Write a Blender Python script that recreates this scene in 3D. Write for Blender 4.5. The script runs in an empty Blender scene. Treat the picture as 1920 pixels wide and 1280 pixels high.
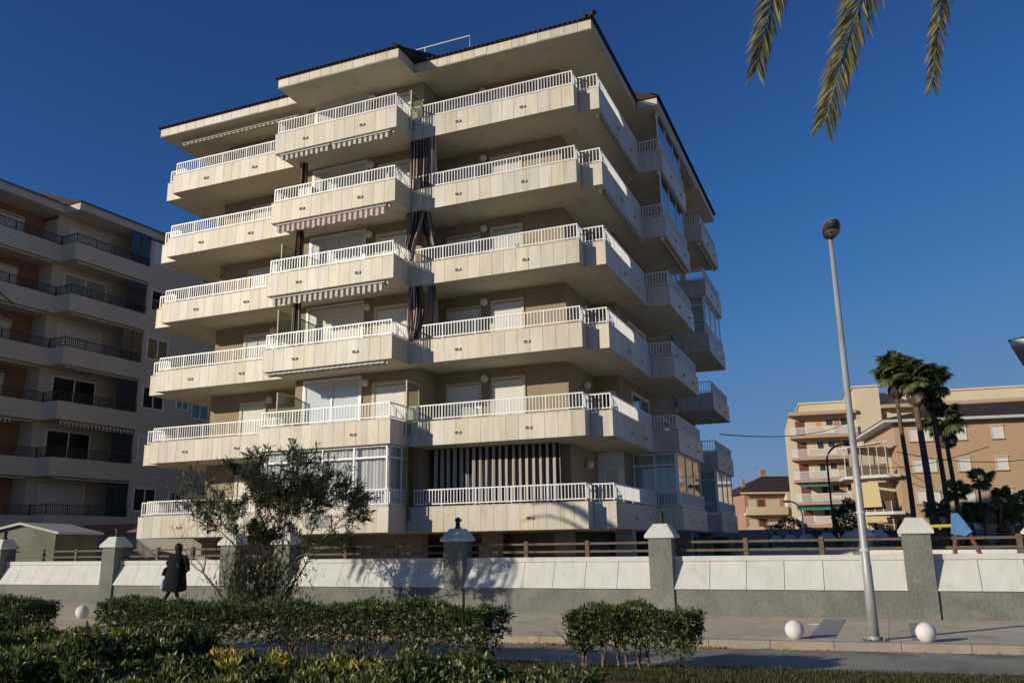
import bpy, bmesh, math, random
import numpy as np
from mathutils import Vector, Matrix
random.seed(7); RNG = np.random.default_rng(11)
S = bpy.context.scene
COL = S.collection
PI = math.pi

# ------------------------------------------------------------------ camera
F_PX, PITCH, ROLL, EYE = 1568.33, .2390, .0145, 1.6
cam_d = bpy.data.cameras.new('camera'); cam = bpy.data.objects.new('camera', cam_d); COL.objects.link(cam)
cam_d.sensor_width = 36; cam_d.lens = F_PX/1920*36; cam_d.clip_start = .1; cam_d.clip_end = 3000
cp, sp, cr, sr = math.cos(PITCH), math.sin(PITCH), math.cos(ROLL), math.sin(ROLL)
fw = Vector((0, cp, sp)); xa = Vector((1, 0, 0)); ya = Vector((0, -sp, cp))
R_ = xa*cr - ya*sr; U_ = xa*sr + ya*cr
m = Matrix(((R_.x, U_.x, -fw.x), (R_.y, U_.y, -fw.y), (R_.z, U_.z, -fw.z))).to_4x4()
m.translation = (0, 0, EYE); cam.matrix_world = m
S.camera = cam
# ------------------------------------------------------------------ light
SUN_EL = 17.0; SUN_AZ = math.degrees(math.atan2(-.875, -.485))      # compass angle from +Y towards +X, to the sun
w = bpy.data.worlds.new('World'); S.world = w; w.use_nodes = True
nt = w.node_tree; bg = nt.nodes['Background']; sky = nt.nodes.new('ShaderNodeTexSky')
sky.sky_type = 'NISHITA'; sky.sun_disc = False
sky.sun_elevation = math.radians(SUN_EL); sky.sun_rotation = math.radians(SUN_AZ)
sky.altitude = 0; sky.air_density = .8; sky.dust_density = 0; sky.ozone_density = 10
# clear winter air: the same soft shoulder on the whole sky
sc1 = nt.nodes.new('ShaderNodeVectorMath'); sc1.operation = 'SCALE'; sc1.inputs['Scale'].default_value = .1
cv = nt.nodes.new('ShaderNodeRGBCurve'); sc2 = nt.nodes.new('ShaderNodeVectorMath'); sc2.operation = 'SCALE'; sc2.inputs['Scale'].default_value = 10
for ch, pts in ((0, ((.0156,.0165),(.03,.037),(.05,.084),(.09,.14),(1,.62))), (1, ((.065,.064),(.125,.145),(.2,.215),(.25,.235),(.4,.275),(1,.5))), (2, ((.21,.20),(.35,.36),(.5,.43),(.7,.44),(1,.50)))):
    c = cv.mapping.curves[ch]; c.points[-1].location = pts[-1]
    for q in pts[:-1]: c.points.new(*q)
cv.mapping.update()
nt.links.new(sky.outputs[0], sc1.inputs[0]); nt.links.new(sc1.outputs[0], cv.inputs['Color']); nt.links.new(cv.outputs[0], sc2.inputs[0])
nt.links.new(sc2.outputs[0], bg.inputs[0]); bg.inputs[1].default_value = .1
sun_d = bpy.data.lights.new('sun', 'SUN'); sun = bpy.data.objects.new('sun', sun_d); COL.objects.link(sun)
sun_d.energy = 3.9; sun_d.angle = math.radians(.5); sun_d.color = (1, .90, .74)
tosun = Vector((math.sin(math.radians(SUN_AZ))*math.cos(math.radians(SUN_EL)), math.cos(math.radians(SUN_AZ))*math.cos(math.radians(SUN_EL)), math.sin(math.radians(SUN_EL))))
sun.rotation_euler = tosun.to_track_quat('Z', 'Y').to_euler(); sun.location = tosun*60
S.view_settings.view_transform = 'Standard'; S.view_settings.look = 'None'
S.view_settings.exposure = 0.0; S.view_settings.gamma = 1; S.view_settings.use_curve_mapping = False
S.cycles.max_bounces = 8; S.cycles.diffuse_bounces = 4; S.cycles.transparent_max_bounces = 12

# ------------------------------------------------------------------ materials
def new_mat(name):
    m = bpy.data.materials.new(name); m.use_nodes = True
    return m, m.node_tree, m.node_tree.nodes['Principled BSDF']
def N(nt, t, **k):
    n = nt.nodes.new(t)
    for a, b in k.items(): setattr(n, a, b)
    return n
def mat(name, c1, c2=None, scale=4, rough=.8, bump=0, bscale=30, stretch=(1,1,1), objvar=0, fine=0, metal=0, spec=.3, detail=5, contrast=(.35,.65)):
    """two-tone noise colour on world position, optional per-object variation and bump"""
    m, nt, p = new_mat(name); L = nt.links
    p.inputs['Roughness'].default_value = rough; p.inputs['Metallic'].default_value = metal
    p.inputs['Specular IOR Level'].default_value = spec
    c2 = c2 or c1
    geo = N(nt, 'ShaderNodeNewGeometry'); mp = N(nt, 'ShaderNodeMapping'); mp.inputs['Scale'].default_value = stretch
    L.new(geo.outputs['Position'], mp.inputs['Vector'])
    no = N(nt, 'ShaderNodeTexNoise'); no.inputs['Scale'].default_value = scale; no.inputs['Detail'].default_value = detail
    L.new(mp.outputs[0], no.inputs['Vector'])
    rp = N(nt, 'ShaderNodeValToRGB'); rp.color_ramp.elements[0].position = contrast[0]; rp.color_ramp.elements[1].position = contrast[1]
    rp.color_ramp.elements[0].color = (*c1, 1); rp.color_ramp.elements[1].color = (*c2, 1)
    L.new(no.outputs['Fac'], rp.inputs[0]); out = rp.outputs[0]
    if fine:
        n2 = N(nt, 'ShaderNodeTexNoise'); n2.inputs['Scale'].default_value = bscale; n2.inputs['Detail'].default_value = 3
        L.new(geo.outputs['Position'], n2.inputs['Vector'])
        mr = N(nt, 'ShaderNodeMapRange'); mr.inputs[1].default_value = .3; mr.inputs[2].default_value = .7; mr.inputs[3].default_value = 1-fine; mr.inputs[4].default_value = 1+fine
        L.new(n2.outputs['Fac'], mr.inputs[0])
        vm = N(nt, 'ShaderNodeVectorMath', operation='SCALE'); L.new(out, vm.inputs[0]); L.new(mr.outputs[0], vm.inputs['Scale']); out = vm.outputs[0]
    if objvar:
        oi = N(nt, 'ShaderNodeObjectInfo'); mr = N(nt, 'ShaderNodeMapRange'); mr.inputs[3].default_value = 1-objvar; mr.inputs[4].default_value = 1+objvar
        L.new(oi.outputs['Random'], mr.inputs[0])
        vm = N(nt, 'ShaderNodeVectorMath', operation='SCALE'); L.new(out, vm.inputs[0]); L.new(mr.outputs[0], vm.inputs['Scale'])
        hs = N(nt, 'ShaderNodeHueSaturation'); ms = N(nt, 'ShaderNodeMath', operation='FRACT'); mm = N(nt, 'ShaderNodeMath', operation='MULTIPLY'); mm.inputs[1].default_value = 7.31
        L.new(oi.outputs['Random'], mm.inputs[0]); L.new(mm.outputs[0], ms.inputs[0])
        m2 = N(nt, 'ShaderNodeMapRange'); m2.inputs[3].default_value = 1-3.2*objvar; m2.inputs[4].default_value = 1+1.6*objvar; L.new(ms.outputs[0], m2.inputs[0])
        L.new(m2.outputs[0], hs.inputs['Saturation']); L.new(vm.outputs[0], hs.inputs['Color']); out = hs.outputs[0]
    L.new(out, p.inputs['Base Color'])
    if bump:
        nb = N(nt, 'ShaderNodeTexNoise'); nb.inputs['Scale'].default_value = bscale; nb.inputs['Detail'].default_value = 6
        L.new(geo.outputs['Position'], nb.inputs['Vector'])
        b = N(nt, 'ShaderNodeBump'); b.inputs['Strength'].default_value = bump; b.inputs['Distance'].default_value = .02
        L.new(nb.outputs['Fac'], b.inputs['Height']); L.new(b.outputs[0], p.inputs['Normal'])
    return m
def weather(m, col, scale, stretch, lo, hi, amount):
    """overlay shaped stains on an existing material"""
    nt = m.node_tree; L = nt.links; p = nt.nodes['Principled BSDF']; src = p.inputs['Base Color'].links[0].from_socket
    geo = N(nt, 'ShaderNodeNewGeometry'); mp = N(nt, 'ShaderNodeMapping'); mp.inputs['Scale'].default_value = stretch; L.new(geo.outputs['Position'], mp.inputs['Vector'])
    no = N(nt, 'ShaderNodeTexNoise'); no.inputs['Scale'].default_value = scale; no.inputs['Detail'].default_value = 6; no.inputs['Roughness'].default_value = .6; L.new(mp.outputs[0], no.inputs['Vector'])
    mr = N(nt, 'ShaderNodeMapRange'); mr.inputs[1].default_value = lo; mr.inputs[2].default_value = hi; mr.inputs[3].default_value = 0; mr.inputs[4].default_value = amount; L.new(no.outputs['Fac'], mr.inputs[0])
    mx = N(nt, 'ShaderNodeMix', data_type='RGBA'); mx.inputs[7].default_value = (*col,1); L.new(mr.outputs[0], mx.inputs[0]); L.new(src, mx.inputs[6]); L.new(mx.outputs[2], p.inputs['Base Color'])
def stripe_mat(name, cols, pitch, axis='x', rough=.85, transl=.25):
    """vertical cloth stripes from the mesh's UV.x in metres; cols = [(width fraction, colour)]"""
    m, nt, p = new_mat(name); L = nt.links
    uv = N(nt, 'ShaderNodeUVMap'); sx = N(nt, 'ShaderNodeSeparateXYZ'); L.new(uv.outputs[0], sx.inputs[0])
    d = N(nt, 'ShaderNodeMath', operation='DIVIDE'); d.inputs[1].default_value = pitch; L.new(sx.outputs[0], d.inputs[0])
    f = N(nt, 'ShaderNodeMath', operation='FRACT'); L.new(d.outputs[0], f.inputs[0])
    rp = N(nt, 'ShaderNodeValToRGB'); rp.color_ramp.interpolation = 'CONSTANT'; cr_ = rp.color_ramp
    pos = 0; cr_.elements[0].position = 0; cr_.elements[0].color = (*cols[0][1], 1)
    pos += cols[0][0]; cr_.elements[1].position = pos; cr_.elements[1].color = (*cols[1][1], 1); pos += cols[1][0]
    for wd, c in cols[2:]:
        e = cr_.elements.new(pos); e.color = (*c, 1); pos += wd
    L.new(f.outputs[0], rp.inputs[0]); L.new(rp.outputs[0], p.inputs['Base Color']); p.inputs['Roughness'].default_value = rough
    p.inputs['Specular IOR Level'].default_value = .1
    if transl:
        tr = N(nt, 'ShaderNodeBsdfTranslucent'); mx = N(nt, 'ShaderNodeMixShader'); mx.inputs[0].default_value = transl
        L.new(rp.outputs[0], tr.inputs[0]); L.new(p.outputs[0], mx.inputs[1]); L.new(tr.outputs[0], mx.inputs[2])
        L.new(mx.outputs[0], nt.nodes['Material Output'].inputs[0])
    return m
def glass_mat(name, tint=(.9,.95,.95), base=.12, ior=1.5, rough=.02):
    m, nt, p = new_mat(name); L = nt.links; nt.nodes.remove(p)
    lw = N(nt, 'ShaderNodeLayerWeight'); lw.inputs[0].default_value = .5
    fr = N(nt, 'ShaderNodeMath', operation='POWER'); fr.inputs[1].default_value = 3.4; L.new(lw.outputs['Facing'], fr.inputs[0])
    ad = N(nt, 'ShaderNodeMath', operation='ADD'); ad.inputs[1].default_value = base; ad.use_clamp = True
    g = N(nt, 'ShaderNodeBsdfGlossy'); g.inputs['Roughness'].default_value = rough
    t = N(nt, 'ShaderNodeBsdfTransparent'); t.inputs[0].default_value = (*tint, 1)
    mx = N(nt, 'ShaderNodeMixShader'); L.new(fr.outputs[0], ad.inputs[0]); L.new(ad.outputs[0], mx.inputs[0])
    L.new(t.outputs[0], mx.inputs[1]); L.new(g.outputs[0], mx.inputs[2]); L.new(mx.outputs[0], nt.nodes['Material Output'].inputs[0])
    return m
def leaf_mat(name, stops, rough=.45, transl=.38, spec=.4):
    """leaf colour from the per-leaf 'tint' attribute"""
    m, nt, p = new_mat(name); L = nt.links
    a = N(nt, 'ShaderNodeAttribute'); a.attribute_name = 'tint'
    rp = N(nt, 'ShaderNodeValToRGB'); e = rp.color_ramp.elements
    e[0].position, e[0].color = stops[0][0], (*stops[0][1], 1); e[1].position, e[1].color = stops[-1][0], (*stops[-1][1], 1)
    for q, c in stops[1:-1]:
        x = e.new(q); x.color = (*c, 1)
    L.new(a.outputs['Fac'], rp.inputs[0]); L.new(rp.outputs[0], p.inputs['Base Color'])
    p.inputs['Roughness'].default_value = rough; p.inputs['Specular IOR Level'].default_value = spec
    tr = N(nt, 'ShaderNodeBsdfTranslucent'); mx = N(nt, 'ShaderNodeMixShader'); mx.inputs[0].default_value = transl
    L.new(rp.outputs[0], tr.inputs[0]); L.new(p.outputs[0], mx.inputs[1]); L.new(tr.outputs[0], mx.inputs[2])
    L.new(mx.outputs[0], nt.nodes['Material Output'].inputs[0])
    return m

M = dict(
 marble=mat('cream_marble', (.55,.485,.365), (.63,.57,.45), scale=2.2, stretch=(2.2,2.2,.35), rough=.45, fine=.06, bscale=24, objvar=.11),
 marble_core=mat('marble_joint', (.24,.20,.15), rough=.9),
 coping=mat('pale_coping', (.60,.53,.40), (.68,.61,.48), rough=.6),
 soffit=mat('painted_soffit', (.66,.60,.47), (.72,.66,.53), scale=.6, rough=.9, fine=.03, bscale=6),
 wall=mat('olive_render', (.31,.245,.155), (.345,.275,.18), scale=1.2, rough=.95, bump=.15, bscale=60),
 trim=mat('cream_trim', (.62,.56,.42), rough=.7),
 whitepaint=mat('white_aluminium', (.78,.78,.76), rough=.38, spec=.5),
 shutter=mat('white_shutter', (.72,.70,.64), (.76,.74,.69), rough=.6),
 blind=mat('pale_blind', (.74,.78,.80), rough=.8),
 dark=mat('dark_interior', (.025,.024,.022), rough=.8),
 black=mat('black_metal', (.02,.02,.02), rough=.5, spec=.4),
 globe=mat('milky_globe', (.72,.68,.60), rough=.3, spec=.5),
 tile=mat('roof_tile', (.06,.038,.032), (.04,.03,.027), scale=3, rough=.85),
 spout=mat('spout_metal', (.46,.43,.37), rough=.6),
 glass=glass_mat('window_glass', tint=(.97,.98,.98), base=.05),
 frost=glass_mat('frosted_glass', tint=(.74,.80,.74), base=.06, rough=.4),
 column=mat('column_render', (.30,.28,.25), rough=.9),
 brickred=mat('red_brick_wall', (.23,.10,.06), (.29,.13,.08), scale=5, rough=.9),
 rough=mat('roughcast', (.155,.16,.14), (.20,.205,.18), scale=1.3, rough=.95, bump=.7, bscale=26, fine=.24),
 cap=mat('white_cap_paint', (.56,.55,.50), (.62,.61,.56), scale=3, rough=.7, bump=.12, bscale=20, fine=.03, objvar=.02),
 fence=mat('brown_fence_wood', (.105,.08,.05), (.165,.125,.08), scale=6, stretch=(1,1,4), rough=.8),
 iron=mat('galvanised_pole', (.33,.335,.32), (.42,.425,.40), scale=3, rough=.5, metal=.25, spec=.5),
 ball=mat('white_concrete', (.68,.67,.63), (.76,.75,.71), scale=14, rough=.75, bump=.2, bscale=60),
 slab=mat('paving_slab', (.54,.455,.32), (.60,.52,.38), scale=2.5, rough=.9, bump=.2, bscale=60, fine=.12, objvar=.06),
 greyslab=mat('grey_paving', (.27,.28,.29), (.31,.315,.32), scale=2.5, rough=.9, fine=.1),
 joint=mat('paving_joint', (.13,.105,.08), rough=.95),
 kerb=mat('kerb_stone', (.33,.275,.205), (.40,.34,.255), scale=3, rough=.9, bump=.3, bscale=40, fine=.1, objvar=.07),
 asphalt=mat('asphalt', (.25,.235,.20), (.36,.335,.285), scale=.55, rough=.92, bump=.5, bscale=90, fine=.2),
 line=mat('worn_line', (.17,.165,.155), (.34,.33,.31), scale=9, rough=.9, contrast=(.4,.62)),
 soil=mat('dry_soil', (.10,.065,.035), (.16,.11,.06), scale=3, rough=1, bump=.8, bscale=25, fine=.2),
 ground=mat('ground_earth', (.36,.31,.23), (.42,.37,.28), scale=.4, rough=1, fine=.1),
 stem=mat('twig_bark', (.16,.115,.075), (.24,.18,.12), scale=12, rough=.9),
 trunk=mat('palm_bark', (.10,.065,.045), (.17,.12,.08), scale=9, stretch=(1,1,3), rough=.95, bump=.8, bscale=14),
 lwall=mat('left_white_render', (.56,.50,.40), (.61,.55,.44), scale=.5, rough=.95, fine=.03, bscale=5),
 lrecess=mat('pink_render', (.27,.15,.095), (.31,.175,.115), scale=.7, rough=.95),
 brown=mat('brown_metal', (.10,.065,.045), rough=.6),
 lwin=mat('dark_window', (.035,.045,.05), rough=.08, spec=.6),
 cream=mat('cream_render', (.60,.50,.335), (.64,.54,.37), scale=.3, rough=.95),
 creamlt=mat('yellow_cream_render', (.68,.53,.33), (.70,.55,.35), rough=.95),
 pinktrim=mat('pink_slab_edge', (.48,.33,.24), rough=.9),
 ochre=mat('ochre_door', (.62,.34,.11), rough=.8),
 maroon=mat('maroon_shutter', (.17,.055,.04), rough=.8),
 teal=mat('teal_awning', (.05,.22,.17), rough=.8),
 yellowcloth=mat('pale_yellow_awning', (.55,.43,.22), rough=.85),
 clay=mat('clay_wall', (.38,.22,.15), (.42,.25,.17), rough=.9),
 blue=mat('blue_panel', (.10,.24,.48), (.14,.30,.55), scale=5, rough=.5),
 yellow=mat('yellow_bar', (.72,.56,.05), rough=.5),
 redpost=mat('red_brown_wood', (.20,.075,.045), rough=.8),
 signred=mat('sign_red', (.35,.02,.02), rough=.6), paper=mat('white_paper', (.8,.8,.8), rough=.8),
 coat=mat('black_coat', (.006,.0055,.008), rough=.9), skin=mat('skin', (.32,.17,.11), rough=.6), hair=mat('dark_hair', (.02,.012,.009), rough=.6),
 bag=mat('blue_plastic_bag', (.35,.42,.55), rough=.5), cable=mat('black_cable', (.015,.015,.015), rough=.7),
 plaque=mat('grey_plaque', (.27,.27,.26), (.33,.33,.32), rough=.6),
 lamphead=mat('dark_lamp_housing', (.05,.05,.05), rough=.5), lens=mat('lamp_lens', (.17,.19,.17), rough=.15, spec=.6),
)
weather(M['marble'], (.36,.27,.15), 3.0, (2.6,2.6,.30), .55, .78, .75)
weather(M['marble'], (.66,.62,.55), 1.1, (1,1,.4), .55, .66, .5)
weather(M['soffit'], (.36,.31,.23), 1.4, (1,1,1), .56, .74, .6)
weather(M['cap'], (.33,.32,.27), 2.6, (2.5,2.5,.35), .56, .80, .65)
weather(M['rough'], (.30,.27,.21), 1.1, (1,1,2.2), .55, .72, .6)
weather(M['rough'], (.10,.11,.09), 2.0, (1,1,.6), .58, .75, .6)
weather(M['asphalt'], (.12,.115,.105), .9, (1,1,1), .54, .60, .55)
weather(M['slab'], (.26,.22,.16), 1.3, (1,1,1), .54, .70, .6)
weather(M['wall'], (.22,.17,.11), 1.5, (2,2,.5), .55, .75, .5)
weather(M['ball'], (.40,.37,.30), 9, (1,1,1), .55, .75, .5)
M['oldyellow'] = mat('faded_olive_yellow', (.22,.17,.03), rough=.9)
M['valance'] = stripe_mat('striped_valance', [(.5,(.72,.68,.60)),(.5,(.12,.09,.08))], .23)
M['valance_pale'] = stripe_mat('pale_striped_valance', [(.5,(.72,.65,.58)),(.5,(.22,.15,.13))], .23)
M['curtain'] = stripe_mat('striped_curtain', [(.40,(.055,.042,.045)),(.14,(.34,.25,.21)),(.32,(.62,.50,.43)),(.14,(.34,.25,.21))], .24, transl=.12)
M['bigcurtain'] = stripe_mat('broad_striped_curtain', [(.52,(.026,.022,.026)),(.48,(.44,.39,.35))], .245, transl=.08)
M['blindstripe'] = stripe_mat('grey_striped_blind', [(.5,(.80,.79,.74)),(.5,(.50,.49,.46))], .14, transl=.2)
M['tealcurtain'] = stripe_mat('pale_teal_curtain', [(.5,(.50,.62,.60)),(.5,(.42,.54,.53))], .3, transl=.2)
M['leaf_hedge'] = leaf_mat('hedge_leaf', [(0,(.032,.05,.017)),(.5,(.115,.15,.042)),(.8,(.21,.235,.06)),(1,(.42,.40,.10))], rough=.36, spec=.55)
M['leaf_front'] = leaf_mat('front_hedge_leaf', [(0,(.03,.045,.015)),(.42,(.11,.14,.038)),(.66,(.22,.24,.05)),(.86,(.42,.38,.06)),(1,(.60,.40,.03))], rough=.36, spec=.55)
M['leaf_yellow'] = leaf_mat('yellow_leaf', [(0,(.40,.30,.03)),(.6,(.62,.38,.03)),(1,(.70,.30,.02))])
M['leaf_oleander'] = leaf_mat('oleander_leaf', [(0,(.05,.065,.028)),(.6,(.12,.145,.055)),(1,(.30,.30,.11))], rough=.35)
M['leaf_palm'] = leaf_mat('palm_leaflet', [(0,(.07,.075,.025)),(.6,(.18,.17,.05)),(1,(.42,.35,.10))], transl=.4)
M['leaf_fan'] = leaf_mat('fan_palm_leaf', [(0,(.06,.085,.03)),(.6,(.14,.18,.06)),(1,(.30,.33,.12))], transl=.45)
M['leaf_dead'] = leaf_mat('dead_palm_leaf', [(0,(.06,.04,.022)),(1,(.15,.10,.055))], transl=.1)
M['grass'] = leaf_mat('short_grass', [(0,(.04,.055,.015)),(.6,(.10,.11,.03)),(1,(.26,.20,.08))])

# ------------------------------------------------------------------ mesh helpers
class MB:
    def __init__(s): s.v = []; s.f = []; s.uv = None
    def add(s, vs, fs):
        o = len(s.v); s.v += [tuple(v) for v in vs]; s.f += [tuple(i+o for i in f) for f in fs]; return s
    def box(s, x0, y0, z0, x1, y1, z1):
        x0, x1 = sorted((x0, x1)); y0, y1 = sorted((y0, y1)); z0, z1 = sorted((z0, z1))
        return s.add([(x0,y0,z0),(x1,y0,z0),(x1,y1,z0),(x0,y1,z0),(x0,y0,z1),(x1,y0,z1),(x1,y1,z1),(x0,y1,z1)],
                     [(0,3,2,1),(4,5,6,7),(0,1,5,4),(1,2,6,5),(2,3,7,6),(3,0,4,7)])
    def prism(s, poly, z0, z1):
        a = sum(poly[i][0]*poly[(i+1)%len(poly)][1]-poly[(i+1)%len(poly)][0]*poly[i][1] for i in range(len(poly)))
        if a < 0: poly = poly[::-1]
        n = len(poly)
        return s.add([(x,y,z0) for x,y in poly]+[(x,y,z1) for x,y in poly],
                     [tuple(range(n))[::-1], tuple(range(n,2*n))]+[(i,(i+1)%n,n+(i+1)%n,n+i) for i in range(n)])
    def strip(s, path, o0, o1, z0, z1):
        """wall along an open path; offsets to the inside (left normal of the path direction is inside)"""
        def off(d):
            r = []
            for i, p in enumerate(path):
                p = Vector(p)
                a = (p-Vector(path[i-1])).normalized() if i else None
                b = (Vector(path[i+1])-p).normalized() if i < len(path)-1 else None
                if a is None: q = p+Vector((-b.y,b.x))*d
                elif b is None: q = p+Vector((-a.y,a.x))*d
                else:
                    na, nb = Vector((-a.y,a.x)), Vector((-b.y,b.x)); h = na+nb
                    q = p+h*(d/(1+na.dot(nb)))
                r.append((q.x,q.y))
            return r
        A, B = off(o0), off(o1)
        for i in range(len(path)-1):
            s.add([(*A[i],z0),(*A[i+1],z0),(*B[i+1],z0),(*B[i],z0),(*A[i],z1),(*A[i+1],z1),(*B[i+1],z1),(*B[i],z1)],
                  [(0,3,2,1),(4,5,6,7),(0,1,5,4),(2,3,7,6)]+([(3,0,4,7)] if i == 0 else [])+([(1,2,6,5)] if i == len(path)-2 else []))
        return s
    def tube(s, pts, r, n=8, cap=True):
        pts = [Vector(p) for p in pts]; rs = r if isinstance(r, (list, tuple)) else [r]*len(pts)
        o = len(s.v); up = Vector((0,0,1))
        for i, p in enumerate(pts):
            d = (pts[min(i+1,len(pts)-1)]-pts[max(i-1,0)]).normalized()
            a = d.cross(up if abs(d.z) < .95 else Vector((1,0,0))).normalized(); b = a.cross(d)
            for k in range(n):
                t = 2*PI*k/n; s.v.append(tuple(p+(a*math.cos(t)+b*math.sin(t))*rs[i]))
        for i in range(len(pts)-1):
            for k in range(n):
                q = (k+1)%n; s.f.append((o+i*n+k, o+(i+1)*n+k, o+(i+1)*n+q, o+i*n+q))
        if cap: s.f.append(tuple(o+k for k in range(n))); s.f.append(tuple(o+(len(pts)-1)*n+k for k in range(n))[::-1])
        return s
    def lathe(s, prof, n=12, c=(0,0,0)):
        o = len(s.v)
        for r, z in prof:
            for k in range(n): t = 2*PI*k/n; s.v.append((c[0]+r*math.cos(t), c[1]+r*math.sin(t), c[2]+z))
        for i in range(len(prof)-1):
            for k in range(n): q=(k+1)%n; s.f.append((o+i*n+k, o+i*n+q, o+(i+1)*n+q, o+(i+1)*n+k))
        s.f.append(tuple(o+k for k in range(n))[::-1]); s.f.append(tuple(o+(len(prof)-1)*n+k for k in range(n)))
        return s
    def ball(s, c, r, n=16, m_=10, sq=(1,1,1)):
        o = len(s.v)
        for i in range(1, m_):
            t = PI*i/m_
            for k in range(n): a = 2*PI*k/n; s.v.append((c[0]+r*sq[0]*math.sin(t)*math.cos(a), c[1]+r*sq[1]*math.sin(t)*math.sin(a), c[2]+r*sq[2]*math.cos(t)))
        for i in range(m_-2):
            for k in range(n): q=(k+1)%n; s.f.append((o+i*n+k, o+(i+1)*n+k, o+(i+1)*n+q, o+i*n+q))
        a = len(s.v); s.v.append((c[0],c[1],c[2]+r*sq[2])); b = len(s.v); s.v.append((c[0],c[1],c[2]-r*sq[2]))
        for k in range(n): q=(k+1)%n; s.f.append((a,o+k,o+q)); s.f.append((b,o+(m_-2)*n+q,o+(m_-2)*n+k))
        return s
    def mesh(s, name, material, smooth=False):
        me = bpy.data.meshes.new(name); me.from_pydata(s.v, [], s.f); me.materials.append(material)
        if s.uv is not None:
            ul = me.uv_layers.new(name='UVMap'); idx = np.zeros(len(me.loops), dtype=np.int32); me.loops.foreach_get('vertex_index', idx)
            ul.data.foreach_set('uv', np.array(s.uv, dtype=np.float32)[idx].ravel())
        if smooth: me.polygons.foreach_set('use_smooth', [True]*len(me.polygons))
        me.update(); return me
    def build(s, name, material, parent=None, smooth=False, loc=None, **k):
        return put(name, s.mesh(name, material, smooth), parent, loc, **k)
def put(name, me, parent=None, loc=None, rotz=None, label=None, cat=None, group=None, kind=None):
    o = bpy.data.objects.new(name, me); COL.objects.link(o)
    if parent: o.parent = parent
    if loc is not None: o.location = loc
    if rotz is not None: o.rotation_euler = (0,0,rotz)
    return tag(o, label, cat, group, kind)
def tag(o, label=None, cat=None, group=None, kind=None):
    for a, b in (('label',label),('category',cat),('group',group),('kind',kind)):
        if b: o[a] = b
    return o
def thing(name, label, cat, loc=(0,0,0), rotz=0, group=None): return put(name, None, None, loc, rotz, label, cat, group)
def copy_tree(o, parent=None):
    c = o.copy(); COL.objects.link(c)
    if parent: c.parent = parent
    for ch in list(o.children): copy_tree(ch, c)
    return c

def leaves(P, D, Ln, W, tint, fold=.25, curl=.15):
    """rhombic leaves: P base points, D directions, Ln lengths, W widths; returns verts, faces, tints"""
    n = len(P); D = D/np.linalg.norm(D, axis=1, keepdims=True)
    r = RNG.normal(size=(n,3)); side = np.cross(D, r); side /= np.linalg.norm(side, axis=1, keepdims=True)+1e-9
    nor = np.cross(side, D)
    mid = P+D*(Ln*.5)[:,None]
    a = P; c = P+D*Ln[:,None]-nor*(Ln*curl)[:,None]
    b = mid+side*(W*.5)[:,None]+nor*(W*fold)[:,None]; d = mid-side*(W*.5)[:,None]+nor*(W*fold)[:,None]
    V = np.stack([a,b,c,d],1).reshape(-1,3); i = np.arange(n)*4
    Fc = np.stack([i,i+1,i+2, i,i+2,i+3],1).reshape(-1,3)
    return V, Fc, np.repeat(tint,4)
def leaf_mesh(name, parts, material):
    V = np.concatenate([p[0] for p in parts]); off = 0; fs = []
    for p in parts: fs.append(p[1]+off); off += len(p[0])
    Fc = np.concatenate(fs); T = np.concatenate([p[2] for p in parts])
    me = bpy.data.meshes.new(name); me.vertices.add(len(V)); me.vertices.foreach_set('co', V.astype(np.float32).ravel())
    me.loops.add(len(Fc)*3); me.loops.foreach_set('vertex_index', Fc.astype(np.int32).ravel())
    me.polygons.add(len(Fc)); me.polygons.foreach_set('loop_start', np.arange(len(Fc), dtype=np.int32)*3)
    me.update(calc_edges=True)
    at = me.attributes.new('tint','FLOAT','POINT'); at.data.foreach_set('value', np.clip(T,0,1).astype(np.float32))
    me.materials.append(material); return me

# ------------------------------------------------------------------ setting: ground, road, pavement
SO = Vector((3.44, 20.39)); SA = .412                       # street frame: s along the wall, n away from the road
def sw(s, n): return (SO.x+s*math.cos(SA)+n*math.sin(SA), SO.y-s*math.sin(SA)+n*math.cos(SA))
def kn(s): return -5.2+.092*s                                # kerb line
put('ground', MB().add([(-1500,-1500,-.16),(1500,-1500,-.16),(1500,1500,-.16),(-1500,1500,-.16)], [(0,1,2,3)]).mesh('ground', M['ground']), kind='structure')
def sheet(name, pts, z, m): return put(name, MB().add([(*sw(*p), z) for p in pts], [tuple(range(len(pts)))]).mesh(name, m), kind='structure')
sheet('road', [(-90,kn(-90)-2.75),(90,kn(90)-2.75),(90,kn(90)),(-90,kn(-90))], -.125, M['asphalt'])
sheet('road_line', [(-90,kn(-90)-2.42),(90,kn(90)-2.42),(90,kn(90)-2.28),(-90,kn(-90)-2.28)], -.121, M['line'])
# near carriageway on which the photographer stands
sheet('near_road', [(-90,-30),(90,-30),(90,-16.6),(-90,-16.6)], -.125, M['asphalt'])
verge = MB()
nn = 60; vv = []; ff = []
for i in range(nn+1):
    s_ = -60+120*i/nn
    vv += [(*sw(s_,-16.4),-.10), (*sw(s_,-13),.0), (*sw(s_,-10),.0), (*sw(s_,kn(s_)-2.85),-.075), (*sw(s_,kn(s_)-2.77),-.155)]
for i in range(nn):
    for k in range(4): a = i*5+k; ff.append((a,a+5,a+6,a+1)[::-1])
put('verge_soil', MB().add(vv, ff).mesh('verge_soil', M['soil']), kind='structure')
# garden ground behind the wall
sheet('garden_ground', [(-90,.3),(90,.3),(90,90),(-90,90)], -.02, M['ground'])
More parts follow.
